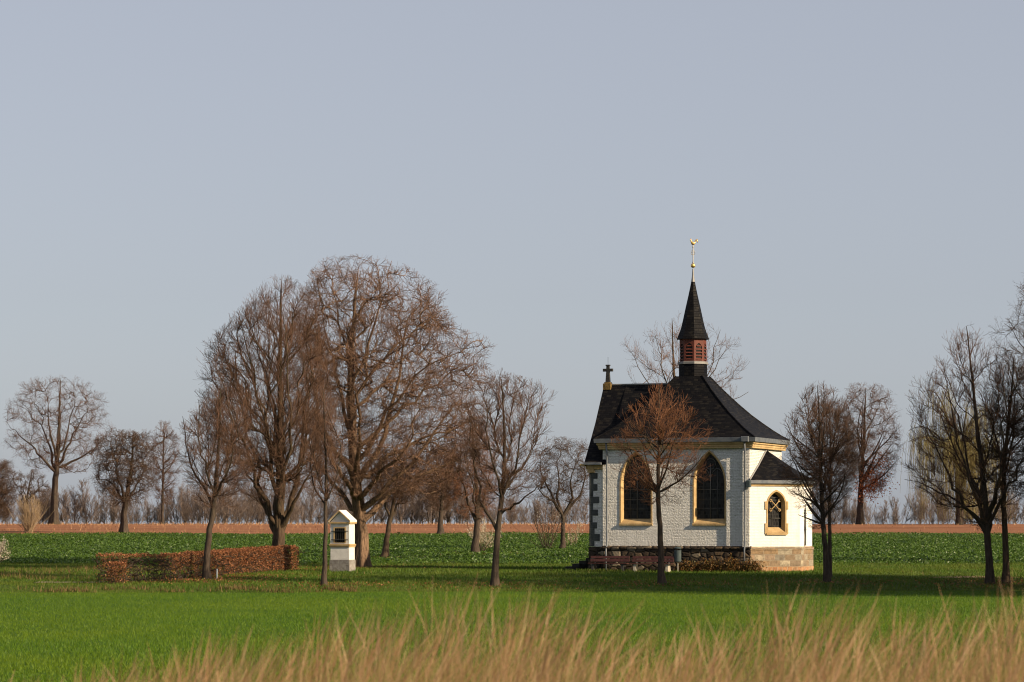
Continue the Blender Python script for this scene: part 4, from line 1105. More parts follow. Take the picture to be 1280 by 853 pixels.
# ------------------------------------------------------------------ clipped hedge
def hedge():
    rng = np.random.default_rng(14)
    A = Vector((*ground_at(124, 729.5), 0)); B = Vector((*ground_at(157, 728.5), 0)); C_ = Vector((*ground_at(206, 727), 0)); D = Vector((*ground_at(366, 713), 0))
    root = tag(empty('clipped_hedge', (A.x, A.y, tz(A.x, A.y))), 'clipped beech hedge with dry copper leaves, thin in the middle of its left part', 'hedge')
    o = np.array(root.location)
    leaves, size, stems = [], [], []
    def seg(p, q, h, w, dens, stem_gap, fill):
        L = (q - p).length; u = (q - p).normalized(); v = Vector((-u.y, u.x, 0)); n = int(L * dens)
        s = rng.uniform(0, L, n); b = rng.uniform(-1, 1, n); z = rng.uniform(0, 1, n)
        face = rng.random(n)
        b = np.where(face < 0.55, np.sign(b) * rng.uniform(0.8, 1.02, n), b); z = np.where((face > 0.55) & (face < 0.78), rng.uniform(0.93, 1.02, n), z)
        keep = rng.random(n) < fill(s / L, z)
        s, b, z = s[keep], b[keep], z[keep]
        x = p.x + u.x * s + v.x * b * w / 2; y = p.y + u.y * s + v.y * b * w / 2
        hh = h * (1 + 0.035 * np.sin(s * 2.2) + 0.02 * np.sin(s * 7))
        zz = terrain(x, y) + 0.04 + z * hh
        leaves.append(np.stack([x, y, zz], 1) + rng.normal(0, 0.025, (len(x), 3)))
        m = int(L / stem_gap) + 1
        for i in range(m):
            for side in (-0.35, 0.35):
                st = min(L, i * stem_gap + rng.uniform(-0.08, 0.08)); bx, by = p.x + u.x * st + v.x * side * w, p.y + u.y * st + v.y * side * w
                pts = [(bx + rng.normal(0, 0.05) * k, by + rng.normal(0, 0.05) * k, tz(bx, by) - 0.08 + (h * 0.97 + 0.08) * k / 6) for k in range(7)]
                stems.append(pts)
                for _ in range(5):       # side twigs
                    k = rng.integers(1, 6); p0 = np.array(pts[k]); dv = rng.normal(0, 1, 3) * np.array([0.28, 0.28, 0.14])
                    stems.append([tuple(p0 + dv * q_ / 6) for q_ in range(7)])
    one = lambda s, z: np.clip(0.25 + 1.4 * z + 0.3 * np.sin(s * 60), 0, 1)
    seg(A, B, 1.40, 0.9, 1100, 0.35, lambda s, z: np.clip(0.4 + z + 0.2 * np.sin(s * 30), 0, 1))
    seg(B, C_, 1.36, 0.6, 1000, 0.15, lambda s, z: np.where(z > 0.88, 0.9, np.clip(0.14 * np.sin(s * 26) + 0.0 + 0.12 * (z > 0.6), 0, 1)))
    seg(C_, D, 1.32, 0.8, 1900, 0.30, lambda s, z: np.clip(-0.05 + 0.75 * s + 0.14 * np.sin(s * 47) + (0.5 + 0.8 * s) * z, 0.03, 1))
    F = A + Vector((0.55, -0.9, 0)); seg(F, F + Vector((0.95, 0, 0)), 1.02, 0.7, 1500, 0.25, lambda s, z: np.clip(0.4 + z, 0, 1))
    P = np.concatenate(leaves) - o
    leaf_cards('leaves', M['hedge_leaf'], P, rng.uniform(0.05, 0.105, len(P)), rng, 0, root)
    SP = np.array(stems) - o
    rr = np.linspace(0.024, 0.010, 7)[None].repeat(len(SP), 0)
    v, f = tubes(SP, rr, 4)
    link('stems', np_mesh('stems', v, f, True), M['bark_dark'], root)
hedge()

# ------------------------------------------------------------------ chapel
CT = R(21)                                            # the chapel stands turned by 21 degrees
chapel = tag(empty('chapel', (13.36, 158.0, 0), -CT), 'white brick chapel with dark slate roof and slim spire', 'chapel')
CL, CW = 8.745, 6.58                                  # main block; u -CL..0, v 0..CW
FA = 0.85                                             # depth of the entrance bay
ZG = -0.35
wx = lambda px: ((px - 640) * 158 - 3520 * 13.36) / (3520 * math.cos(CT) + math.sin(CT) * (px - 640))   # position along the front wall

def arch(cx, w, zb, zs, za, n=9):
    a = w / 2; h = za - zs; r = (a * a + h * h) / (2 * a); m = math.asin(min(1, h / r))
    pts = [(cx - a, zb), (cx + a, zb)]
    pts += [(cx - (r - a) + r * math.cos(m * i / n), zs + r * math.sin(m * i / n)) for i in range(n)]
    pts += [(cx, za)]
    pts += [(cx + (r - a) - r * math.cos(m * i / n), zs + r * math.sin(m * i / n)) for i in range(n - 1, -1, -1)]
    return pts

def window(o, t, cx, w_out, w_in, zb, zbi, zs, za_out, za_in, label=None, ears=False, style='nave'):
    """o wall origin, t along the wall (unit), wall normal pointing outwards = (t.y,-t.x)"""
    t = Vector((t[0], t[1], 0)); nn = Vector((t.y, -t.x, 0)); o = Vector((o[0], o[1], 0))
    P = lambda p, q: o + t * p[0] + nn * q + Vector((0, 0, p[1]))
    outer = arch(cx, w_out, zb, zs, za_out)
    mid = arch(cx, w_out - 0.16, zb + 0.05, zs, za_out - 0.10)
    inner = arch(cx, w_in, zbi, zs, za_in)
    root = empty('window', (0, 0, 0)); root.parent = chapel
    f = MB()
    f.loft([[P(p, -0.06) for p in outer], [P(p, 0.028) for p in outer], [P(p, 0.028) for p in mid], [P(p, -0.30) for p in inner]])
    fo = f.build('frame', M['ochre'], root, recalc=False)
    s = MB(); a = w_out / 2 + 0.02
    s.loft([[P((cx - a, zb - 0.10), 0.0), P((cx + a, zb - 0.10), 0.0), P((cx + a, zb - 0.10), 0.085), P((cx - a, zb - 0.10), 0.085)],
            [P((cx - a, zb + 0.02), 0.0), P((cx + a, zb + 0.02), 0.0), P((cx + a, zb - 0.01), 0.085), P((cx - a, zb - 0.01), 0.085)]], True, True, True)
    s.build('sill', M['ochre'], root)
    if ears:                                          # toothed stones of the small window's frame
        e = MB()
        for z0, z1 in ((zb - 0.05, zb + 0.55), (zs - 0.25, zs + 0.2)):
            for sx in (-1, 1):
                x0 = cx + sx * (w_out / 2 - 0.02); x1 = cx + sx * (w_out / 2 + 0.10)
                q = [(min(x0, x1), z0), (max(x0, x1), z0), (max(x0, x1), z1), (min(x0, x1), z1)]
                e.loft([[P(p, -0.02) for p in q], [P(p, 0.045) for p in q]], True, False, True)
        e.build('quoins', M['ochre'], root)
    g = MB(); flat = [P(p, -0.28) for p in inner]
    g.add(flat, [tuple(range(len(flat)))])
    g.build('pane', M['glass'], root)
    m = MB(); a = w_in / 2
    tb = lambda pts, r=0.022: m.tube([P(p, -0.25) for p in pts], r, 6)
    if style == 'nave':
        tb([(cx, zbi), (cx, za_in - 0.5)], 0.03)
        for z in np.arange(zbi + 0.55, zs + 0.1, 0.55): tb([(cx - a, z), (cx + a, z)], 0.014)
        for sx in (-1, 1):
            tb([(cx + sx * a / 2 + a / 2 * math.cos(q), zs + 0.1 + 0.75 * math.sin(q)) for q in np.linspace(0, math.pi, 11)], 0.025)
            tb([(cx + sx * a * 0.5, zbi), (cx + sx * a * 0.5, zs + 0.8)], 0.010)
        tb([(cx + 0.3 * math.cos(q), zs + 1.12 + 0.3 * math.sin(q)) for q in np.linspace(0, 2 * math.pi, 15)], 0.025)
    else:
        for z in (zbi + 0.50, zs + 0.42): tb([(cx - a, z), (cx + a, z)], 0.02)
        for x_ in (-a / 3, a / 3): tb([(cx + x_, zbi), (cx + x_, zs + 0.3)], 0.008)
    m.build('tracery', M['came'], root, smooth=True)
    if style == 'apse':
        k = MB(); zc = zs - 0.02
        for sx in (-1, 1):
            k.tube([P((cx - sx * 0.25 + sx * 0.5 * q, zc - 0.26 + 0.52 * q), -0.18 + 0.05 * math.sin(3.14 * q)) for q in np.linspace(0, 1, 9)], 0.03, 6)
            for sz in (-1, 1):
                k.tube([P((cx + sx * 0.27 + 0.07 * math.cos(q), zc + sz * 0.27 + 0.07 * math.sin(q)), -0.18) for q in np.linspace(0, 2 * math.pi, 9)], 0.028, 5)
        k.build('crossed_ornament', M['ochre'], root, smooth=True)
    return root

def zz(y, d=158.0): return CAM_Z + (HOR - y) / FPX * d
# window data along the front wall
W2c, W2o, W2i = (wx(865.5) + wx(908)) / 2, wx(907.5) - wx(866), wx(904) - wx(870)
W1c = (wx(774.5) + wx(815.5)) / 2
ZP, ZE, ZC0, ZC1 = 1.38, 6.95, 6.95, 7.30             # plinth top, wall top, cornice
wb = MB()
holes = [arch(c, W2o - 0.04, 2.71, 4.95, 6.84) for c in (W1c, W2c)]
wb.panel((0, 0), (1, 0), 0, [(-CL, ZP), (0, ZP), (0, 7.5), (-CL, 7.5)], holes)
wb.panel((0, 0), (0, 1), 0, [(0, ZP), (CW, ZP), (CW, 7.5), (0, 7.5)])
wb.panel((0, CW), (-1, 0), 0, [(0, ZP), (CL, ZP), (CL, 7.5), (0, 7.5)])
wb.panel((-CL, CW), (0, -1), 0, [(0, ZP), (CW, ZP), (CW, 7.5), (0, 7.5)])
# corner pilaster on the right and a narrow one on the left of the front wall
for u0, u1, p in ((-0.40, 0.0, 0.13), ):
    wb.quad((u0, -p, ZP), (u1, -p, ZP), (u1, -p, ZE), (u0, -p, ZE)); wb.quad((u0, 0, ZP), (u0, -p, ZP), (u0, -p, ZE), (u0, 0, ZE)); wb.quad((u1, -p, ZP), (u1, 0, ZP), (u1, 0, ZE), (u1, -p, ZE))
wb.build('wall', M['white_brick'], chapel)
for c in (W1c, W2c): window((0, 0), (1, 0), c, W2o, W2i, 2.69, 2.98, 4.95, 6.86, 6.62)

# entrance bay at the left
e = MB(); q0, q1 = -CL - FA, 0.16
gz = 6.12
e.panel((q0, q1), (1, 0), 0, [(0, ZP), (FA, ZP), (FA, gz), (0, gz)])
e.panel((q0, CW - q1), (0, -1), 0, [(0, ZP), (CW - 2 * q1, ZP), (CW - 2 * q1, gz), (CW / 2 - q1, 10.4), (0, gz)])
e.panel((q0 + FA, CW - q1), (-1, 0), 0, [(0, ZP), (FA, ZP), (FA, gz), (0, gz)])
e.build('entrance_wall', M['white_brick'], chapel)
q = MB(); rq = np.random.default_rng(3)
z = ZP + 0.02; i = 0
while z < 5.55:
    hq = rq.uniform(0.30, 0.42); w_ = (0.20, 0.50)[i % 2] * rq.uniform(0.85, 1.15) + (0.10 if z < 2.4 else 0)
    q.box(q0 - 0.02, q0 + w_, q1 - 0.03, q1 + 0.3, z, z + hq - 0.004); q.box(q0 - 0.02, q0 + 0.12, q1 + 0.3, q1 + 0.3 + (0.2 if i % 2 else 0.5), z, z + hq - 0.004)
    z += hq; i += 1
q.build('quoins', M['quoin'], chapel, bevel=0.012)
b = MB(); b.box(q0 - 0.10, q0 + 0.30, q1 - 0.16, CW - q1 + 0.16, 5.62, 6.02); b.box(q0 - 0.2, -CL, q1 - 0.12, q1 + 0.1, 5.80, 6.06)
b.build('eave_corbel', M['ochre'], chapel, bevel=0.02)

# plinths
p = MB()
p.box(-CL - 0.02, 0.05, -0.20, CW + 0.1, ZG, ZP - 0.10); p.box(q0 - 0.05, -CL - 0.02, q1 - 0.10, CW - q1 + 0.06, ZG, ZP - 0.02)
p.build('plinth', M['rubble'], chapel, bevel=0.02)
p = MB(); p.loft([[(-CL - 0.04, -0.26, ZP - 0.098), (0.07, -0.26, ZP - 0.098), (0.07, 0.05, ZP - 0.098), (-CL - 0.04, 0.05, ZP - 0.098)],
                  [(-CL - 0.04, -0.26, ZP - 0.03), (0.07, -0.26, ZP - 0.03), (0.07, 0.05, ZP - 0.03), (-CL - 0.04, 0.05, ZP - 0.03)],
                  [(-CL - 0.04, -0.004, ZP + 0.05), (0.07, -0.004, ZP + 0.05), (0.07, 0.05, ZP + 0.05), (-CL - 0.04, 0.05, ZP + 0.05)]], True, True, True)
p.build('plinth_ledge', M['rubble'], chapel)
# apse: three sides of a polygon
al = R(40); L1 = 3.07; a1 = (L1 * math.cos(al), L1 * math.sin(al)); a2 = (a1[0], CW - a1[1])
def ring(off, z, start=0.0):
    c = off
    return [(start, -c * 0.94, z), (a1[0] + c * 0.94, a1[1] - c * 0.36, z), (a2[0] + c * 0.94, a2[1] + c * 0.36, z), (start, CW + c * 0.94, z)]
ZA = 4.86
s = MB(); t1 = (math.cos(al), math.sin(al))
aw_c = None
def along(px):            # position along the apse's first side from the picture column
    k_ = (px - 640) / FPX; c_, s_ = math.cos(CT), math.sin(CT)
    dx, dy = t1[0] * c_ + t1[1] * s_, -t1[0] * s_ + t1[1] * c_
    return (k_ * 158 - 13.36) / (dx - k_ * dy)
aw_c = (along(958) + along(983)) / 2; aw_o = along(983) - along(958); aw_i = aw_o - 0.40
s.panel((0, 0), t1, 0, [(0, ZP), (L1, ZP), (L1, ZA + 0.1), (0, ZA + 0.1)], [arch(aw_c, aw_o - 0.04, 2.18, 3.75, 4.58)])
s.panel(a1, (0, 1), 0, [(0, ZP), (a2[1] - a1[1], ZP), (a2[1] - a1[1], ZA + 0.1), (0, ZA + 0.1)])
s.panel(a2, (-t1[0], t1[1]), 0, [(0, ZP), (L1, ZP), (L1, ZA + 0.1), (0, ZA + 0.1)])
s.build('apse_wall', M['white_smooth'], chapel)
window((0, 0), t1, aw_c, aw_o, aw_i, 2.16, 2.50, 3.75, 4.60, 4.38, ears=True, style='apse')
s = MB(); s.loft([ring(0.07, 0.22), ring(0.07, ZP - 0.16)], False); s.build('apse_plinth', M['sandstone'], chapel)
s = MB(); s.loft([ring(0.10, ZG), ring(0.10, 0.26), ring(0.06, 0.27)], False); s.build('apse_base', M['base_brick'], chapel)
s = MB(); s.loft([ring(0.05, ZP - 0.17), ring(0.11, ZP - 0.165), ring(0.11, ZP - 0.05), ring(-0.01, ZP + 0.03)], False); s.build('apse_ledge', M['sandstone'], chapel)
s = MB(); s.loft([ring(0.0, ZA - 0.06), ring(0.06, ZA - 0.055), ring(0.06, ZA + 0.01), ring(0.12, ZA + 0.02), ring(0.12, ZA + 0.09)], False); s.build('apse_cornice', M['ochre'], chapel)
s = MB(); s.loft([ring(0.10, ZA + 0.085), ring(0.24, ZA + 0.09), ring(0.25, ZA + 0.27), ring(0.20, ZA + 0.275)], False); s.build('apse_gutter', M['gutter'], chapel)
ap = [(0.005, CW / 2, 6.90)] * 4
s = MB(); s.loft([ring(0.22, ZA + 0.265), [tuple(np.array(r_) * 0.5 + np.array(ap[0]) * 0.5 - np.array((0, 0, 0.06))) for r_ in ring(0.22, ZA + 0.265)], [(0.004, CW / 2 - 0.02, 6.90), (0.02, CW / 2 - 0.02, 6.90), (0.02, CW / 2 + 0.02, 6.90), (0.004, CW / 2 + 0.02, 6.90)]], False)
s.build('apse_roof', M['slate'], chapel)
s = MB()
for v0 in (-0.2, CW + 0.2):
    pts = [(0.035, v0, ZA + 0.30), (0.035, v0 * 0.5 + CW / 4, (ZA + 0.30 + 6.95) / 2 - 0.05), (0.035, CW / 2, 6.97)]
    s.tube(pts, 0.055, 4)
s.build('apse_flashing', M['lead'], chapel)

# main cornice, gutter, roof
def rect(o, z): return [(-CL - o, -o, z), (o, -o, z), (o, CW + o, z), (-CL - o, CW + o, z)]
c = MB(); c.loft([rect(0.16, ZC0 - 0.02), rect(0.19, ZC0), rect(0.19, ZC0 + 0.09), rect(0.22, ZC0 + 0.10), rect(0.22, ZC0 + 0.19), rect(0.29, ZC0 + 0.24), rect(0.29, ZC1)]); c.build('cornice', M['ochre'], chapel)
g = MB(); g.loft([rect(0.28, ZC1 - 0.005), rect(0.40, ZC1), rect(0.42, ZC1 + 0.24), rect(0.36, ZC1 + 0.245)]); g.build('gutter', M['gutter'], chapel)
ocx, ocy = -CL / 2, CW / 2
RO = 0.80; ap_ = RO * math.cos(R(22.5)) + 0.04
base = rect(0.38, ZC1 + 0.235); top_z = 11.18
tops = [(ocx - ap_, ocy - ap_, top_z), (ocx + ap_, ocy - ap_, top_z), (ocx + ap_, ocy + ap_, top_z), (ocx - ap_, ocy + ap_, top_z)]
rings = []
for t_, zf in ((0, 0), (0.10, 0.066), (0.215, 0.155), (0.35, 0.272), (0.484, 0.395), (0.62, 0.54), (0.753, 0.69), (0.88, 0.845), (1, 1)):
    rings.append([(b_[0] * (1 - t_) + p_[0] * t_, b_[1] * (1 - t_) + p_[1] * t_, base[0][2] * (1 - zf) + top_z * zf) for b_, p_ in zip(base, tops)])
r_ = MB(); r_.loft(rings); roof = r_.build('roof', M['slate'], chapel)
h = MB()
for i in range(4): h.tube([Vector(rg[i]) + Vector((0, 0, 0.01)) for rg in rings], 0.05, 5)
h.build('hip_ridges', M['slate'], chapel)
# entrance bay roof: gable running back into the pyramid
er = MB(); zr, ze = 10.78, 6.20; ov = 0.22; x0, x1 = q0 - ov, -CL + 0.3
def eprof(x, th=0.0): return [(x, q1 - 0.30, ze - th), (x, q1 + 0.10, ze + 0.48 - th), (x, ocy * 0.5 + q1 * 0.5, ze + (zr - ze) * 0.50 - th), (x, ocy, zr - th), (x, CW - ocy * 0.5 - q1 * 0.5, ze + (zr - ze) * 0.50 - th), (x, CW - q1 - 0.10, ze + 0.48 - th), (x, CW - q1 + 0.30, ze - th)]
er.loft([eprof(x0), eprof(-CL + 0.30)], False)
er.loft([eprof(x0, 0.14), eprof(x0)], False); er.loft([eprof(-CL + 0.3, 0.14), eprof(x0, 0.14)], False)
# the ridge part that reaches the main roof
def inner(x, k): return [(x, ocy - k, zr - k * 1.30), (x, ocy, zr), (x, ocy + k, zr - k * 1.30)]
er.loft([inner(-CL + 0.30, 2.35), inner(ocx - ap_ - 0.35, 0.35)], False)
er.build('entrance_roof', M['slate'], chapel)
er = MB(); er.tube([(x0, ocy, zr + 0.02), (ocx - ap_ - 0.3, ocy, zr + 0.02)], 0.055, 6); er.build('ridge', M['lead'], chapel)
er = MB(); er.box(x0 - 0.02, -CL - 0.02, q1 - 0.42, q1 - 0.29, ze - 0.14, ze - 0.01); er.build('entrance_gutter', M['gutter'], chapel, bevel=0.02)
er = MB(); er.box(x0 - 0.30, x0 + 0.02, q1 - 0.26, q1 + 0.2, 5.98, 6.12); er.build('kneeler', M['ochre'], chapel, bevel=0.02)
# downpipes
def pipe(pts, r=0.05):
    m = MB(); m.tube(pts, r, 10); o = m.build('downpipe', M['gutter'], chapel, smooth=True)
pipe([(-CL + 0.30, -0.30, ZC1), (-CL + 0.28, -0.12, 6.6), (-CL + 0.28, -0.10, 5.0), (-CL + 0.28, -0.10, 1.5), (-CL + 0.28, -0.27, 1.2), (-CL + 0.28, -0.28, -0.1)])
pipe([(-0.22, -0.40, ZC1), (-0.24, -0.24, 6.75), (-0.24, -0.24, 1.5), (-0.24, -0.34, 1.25), (-0.24, -0.35, 0.5)])
m = MB(); m.box(-0.36, 0.06, -0.62, -0.425, ZC1 - 0.02, ZC1 + 0.28); m.build('rain_head', M['gutter'], chapel, bevel=0.02)
m = MB(); m.box(-0.12, 0.12, -0.45, -0.16, 4.72, 5.12); m.build('rain_head', M['bin'], chapel, bevel=0.03)
# dark slender upright figure with short crossbars on the apse's end side
m = MB(); ax_, ay_ = a1[0] + 0.05, a1[1] + 0.95
m.tube([(ax_, ay_, 1.45), (ax_, ay_ + 0.03, 2.0), (ax_, ay_ - 0.03, 2.5), (ax_, ay_, 3.0), (ax_, ay_, 3.75)], [0.06, 0.05, 0.07, 0.05, 0.02], 6)
for z_, r_2 in ((3.15, 0.11), (3.28, 0.16), (3.42, 0.07), (2.35, 0.1)): m.tube([(ax_, ay_ - r_2, z_), (ax_, ay_, z_ + 0.05), (ax_, ay_ + r_2, z_)], 0.05, 6)
m.build('dark_wall_figure', M['iron'], chapel)

# belfry and spire
def octo(r, z, n=8): return [(ocx + r * math.cos(R(22.5 + 45 * i)), ocy + r * math.sin(R(22.5 + 45 * i)), z) for i in range(n)]
m = MB(); m.loft([octo(RO + 0.02, 10.6), octo(RO + 0.02, 11.90)]); m.build('belfry_base', M['slate'], chapel)
m = MB(); m.loft([octo(RO + 0.02, 11.88), octo(RO + 0.07, 11.89), octo(RO + 0.07, 12.02), octo(RO - 0.05, 12.06)]); m.build('belfry_band', M['lead'], chapel)
bel = empty('belfry'); bel.parent = chapel
RB_ = RO - 0.02; zb0, zb1 = 12.03, 13.34
m = MB()
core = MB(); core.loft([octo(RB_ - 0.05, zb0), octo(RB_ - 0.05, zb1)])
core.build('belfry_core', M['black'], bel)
lv = MB()
for i in range(8):
    A_, B_ = Vector(octo(RB_, 0)[i]), Vector(octo(RB_, 0)[(i + 1) % 8]); tt_ = (B_ - A_).normalized(); Lf = (B_ - A_).length
    m.panel((A_.x, A_.y), (tt_.x, tt_.y), 0, [(0, zb0), (Lf, zb0), (Lf, zb1), (0, zb1)], [arch(Lf / 2, Lf * 0.66, zb0 + 0.06, zb0 + 0.78, zb0 + 1.06, 5)])
    nn_ = Vector((tt_.y, -tt_.x, 0))
    for z_ in np.arange(zb0 + 0.10, zb0 + 0.98, 0.19):
        a_, b_ = A_ + tt_ * Lf * 0.14, A_ + tt_ * Lf * 0.86
        if z_ > zb0 + 0.8: a_, b_ = A_ + tt_ * Lf * 0.28, A_ + tt_ * Lf * 0.72
        lv.loft([[a_ + nn_ * 0.01 + Vector((0, 0, z_)), b_ + nn_ * 0.01 + Vector((0, 0, z_)), b_ - nn_ * 0.10 + Vector((0, 0, z_ + 0.10)), a_ - nn_ * 0.10 + Vector((0, 0, z_ + 0.10))],
                 [a_ + nn_ * 0.01 + Vector((0, 0, z_ + 0.03)), b_ + nn_ * 0.01 + Vector((0, 0, z_ + 0.03)), b_ - nn_ * 0.10 + Vector((0, 0, z_ + 0.13)), a_ - nn_ * 0.10 + Vector((0, 0, z_ + 0.13))]], True, True, True)
m.build('belfry_panels', M['redwood'], bel); lv.build('louvres', M['redwood'], bel)
px_m = 0.0462
prof = [(424.6, 20.4), (421, 19), (416, 17), (410, 15), (400, 12.6), (386, 9.6), (372, 6.4), (360, 3.8), (352, 2.3)]
sz = lambda y_: zz(y_, 162.6)
m = MB(); m.loft([octo(RB_ - 0.1, sz(424.6) - 0.01)] + [octo(r__ * px_m, sz(y_)) for y_, r__ in prof]); m.build('spire', M['slate'], chapel)
m = MB(); m.loft([octo(2.6 * px_m, sz(354)), octo(1.4 * px_m, sz(345)), octo(0.8 * px_m, sz(336))], True, False, True); m.build('spire_tip', M['lead'], chapel)
wc = empty('weathercock'); wc.parent = chapel
m = MB(); zbz = sz(332.2)
m.loft([[(ocx + 0.135 * math.sin(a_) * math.cos(b_), ocy + 0.135 * math.sin(a_) * math.sin(b_), zbz - 0.135 * math.cos(a_)) for b_ in np.linspace(0, 2 * math.pi, 17)[:-1]] for a_ in np.linspace(0.02, 3.12, 11)])
m.build('ball', M['gold'], wc, smooth=True)
m = MB(); m.tube([(ocx, ocy, zbz), (ocx, ocy, sz(306))], 0.03, 6); zc_ = sz(316)
cd_ = (math.cos(CT), math.sin(CT))                   # vane lies across the view
for q_ in (-1, 1):
    m.tube([(ocx + q_ * cd_[0] * d_, ocy + q_ * cd_[1] * d_, zc_ + h_) for d_, h_ in ((0.0, -0.11), (0.09, -0.10), (0.11, -0.03), (0.05, 0.0), (0.11, 0.03), (0.09, 0.10), (0, 0.11))], 0.022, 5)
m.tube([(ocx, ocy, sz(329)), (ocx, ocy, sz(327.5))], [0.06, 0.05], 8); m.tube([(ocx, ocy, sz(309.6)), (ocx, ocy, sz(308.4))], [0.05, 0.05], 8)
m.build('rod', M['rod'], wc)
# cockerel: body, neck with comb, sickle tail, in metres from the rod
def vp(a_, h_, o_=0.0):
    a_, h_, o_ = a_ * 0.78, h_ * 0.85, o_ * 0.8
    return (ocx + cd_[0] * a_ - cd_[1] * o_, ocy + cd_[1] * a_ + cd_[0] * o_, sz(306) + h_)
m = MB()
m.tube([vp(-0.17, 0.33), vp(-0.15, 0.27), vp(-0.11, 0.17), vp(-0.04, 0.10), vp(0.05, 0.08), vp(0.12, 0.13), vp(0.17, 0.20)], [0.035, 0.04, 0.055, 0.095, 0.09, 0.06, 0.03], 8)
for k_ in range(4):
    m.tube([vp(0.10, 0.12), vp(0.16 + 0.02 * k_, 0.22 + 0.03 * k_), vp(0.20 + 0.035 * k_, 0.30 + 0.02 * k_), vp(0.28 + 0.015 * k_, 0.33 - 0.04 * k_), vp(0.31, 0.28 - 0.05 * k_)], [0.03, 0.035, 0.035, 0.03, 0.012], 6)
m.tube([vp(-0.17, 0.335), vp(-0.22, 0.325), vp(-0.26, 0.31)], [0.025, 0.015, 0.005], 6)
m.tube([vp(-0.20, 0.37), vp(-0.17, 0.40), vp(-0.13, 0.37)], [0.015, 0.022, 0.012], 6)
m.tube([vp(-0.02, 0.06), vp(-0.02, 0.0)], 0.014, 6); m.tube([vp(0.03, 0.06), vp(0.03, 0.0)], 0.014, 6); m.tube([vp(-0.10, 0.0), vp(0.10, 0.0)], 0.014, 6)
m.build('cockerel', M['gold'], wc, smooth=True)
# gable cross
gc = empty('gable_cross'); gc.parent = chapel
cu = x0 + 0.25
m = MB(); m.box(cu - 0.24, cu + 0.24, ocy - 0.24, ocy + 0.24, zr - 0.28, zr + 0.10); m.box(cu - 0.18, cu + 0.18, ocy - 0.18, ocy + 0.18, zr + 0.10, zr + 0.18); m.build('pedestal', M['lichen_stone'], gc, bevel=0.02)
m = MB(); m.loft([[(cu - 0.13, ocy - 0.1, zr + 0.18), (cu + 0.13, ocy - 0.1, zr + 0.18), (cu + 0.13, ocy + 0.1, zr + 0.18), (cu - 0.13, ocy + 0.1, zr + 0.18)], [(cu - 0.09, ocy - 0.08, zr + 0.85), (cu + 0.09, ocy - 0.08, zr + 0.85), (cu + 0.09, ocy + 0.08, zr + 0.85), (cu - 0.09, ocy + 0.08, zr + 0.85)],
                  [(cu - 0.085, ocy - 0.08, zr + 1.12), (cu + 0.085, ocy - 0.08, zr + 1.12), (cu + 0.085, ocy + 0.08, zr + 1.12), (cu - 0.085, ocy + 0.08, zr + 1.12)]], True, True, True)
m.box(cu - 0.30, cu - 0.095, ocy - 0.075, ocy + 0.075, zr + 0.80, zr + 0.97); m.box(cu + 0.095, cu + 0.30, ocy - 0.075, ocy + 0.075, zr + 0.80, zr + 0.97); m.box(cu - 0.12, cu + 0.12, ocy - 0.1, ocy + 0.1, zr + 1.125, zr + 1.2)
m.tube([(cu, ocy, zr + 1.2), (cu, ocy, zr + 1.65)], 0.012, 5)
m.build('cross', M['darkstone'], gc, bevel=0.015)
# entrance steps before the facade
m = MB()
for i in range(4): m.box(q0 - 0.12 - 0.42 * (4 - i), q0 - 0.08, 1.0, CW - 1.0, ZG, 0.17 * (i + 1) + 0.05 - 0.002 * i)
m.build('entrance_steps', M['darkstone'], chapel, bevel=0.015)  # the shade over the steps is put into their near-black colour

# ------------------------------------------------------------------ shrubs along the chapel foot
def local(u, v):
    c_, s_ = math.cos(CT), math.sin(CT); return 13.36 + u * c_ + v * s_, 158 - u * s_ + v * c_
rng = np.random.default_rng(77)
for k_, (u, v, h_, w_, lab) in enumerate(((-3.4, -0.62, 0.62, 0.75, 'low rusty bush at the chapel foot beside the litter bin'), (-2.2, -0.65, 0.75, 0.8, 'low olive brown bush at the chapel foot under the right window'),
                                     (-0.95, -0.70, 0.85, 0.8, 'bushy rusty shrub at the chapel foot left of the right downpipe'), (0.25, -0.62, 0.72, 0.75, 'low rusty shrub spilling round the chapel corner by the downpipe'))):
    x_, y_ = local(u, v); r = tag(empty('wall_shrub', (x_, y_, tz(x_, y_)), -CT), lab, 'shrub', 'low shrubs along the chapel wall')
    n = 1500
    P = nrm(rng.normal(size=(n, 3))) * (rng.random((n, 1)) ** 0.4); P[:, 2] = np.abs(P[:, 2])
    P *= np.array([w_, 0.38, h_]) * (1 + 0.35 * vnoise(P[:, :1] * 9 + k_, P[:, 2:3] * 9, 1.0))
    leaf_cards('leaves', M['ivy_leaf'], P, rng.uniform(0.06, 0.14, n), rng, 0, r)
    B = 40; a_ = rng.uniform(0, 6.28, B); st = np.zeros((B, 5, 3))
    for j in range(5): st[:, j] = np.stack([np.cos(a_) * w_ * 0.9 * j / 4, np.sin(a_) * 0.36 * j / 4, -0.05 + h_ * np.sqrt(j / 4) * rng.uniform(0.6, 1.1, B)], 1)
    v_, f_ = tubes(st, np.linspace(0.012, 0.005, 5)[None].repeat(B, 0), 4); link('stems', np_mesh('stems', v_, f_, True), M['bark_dark'], r)

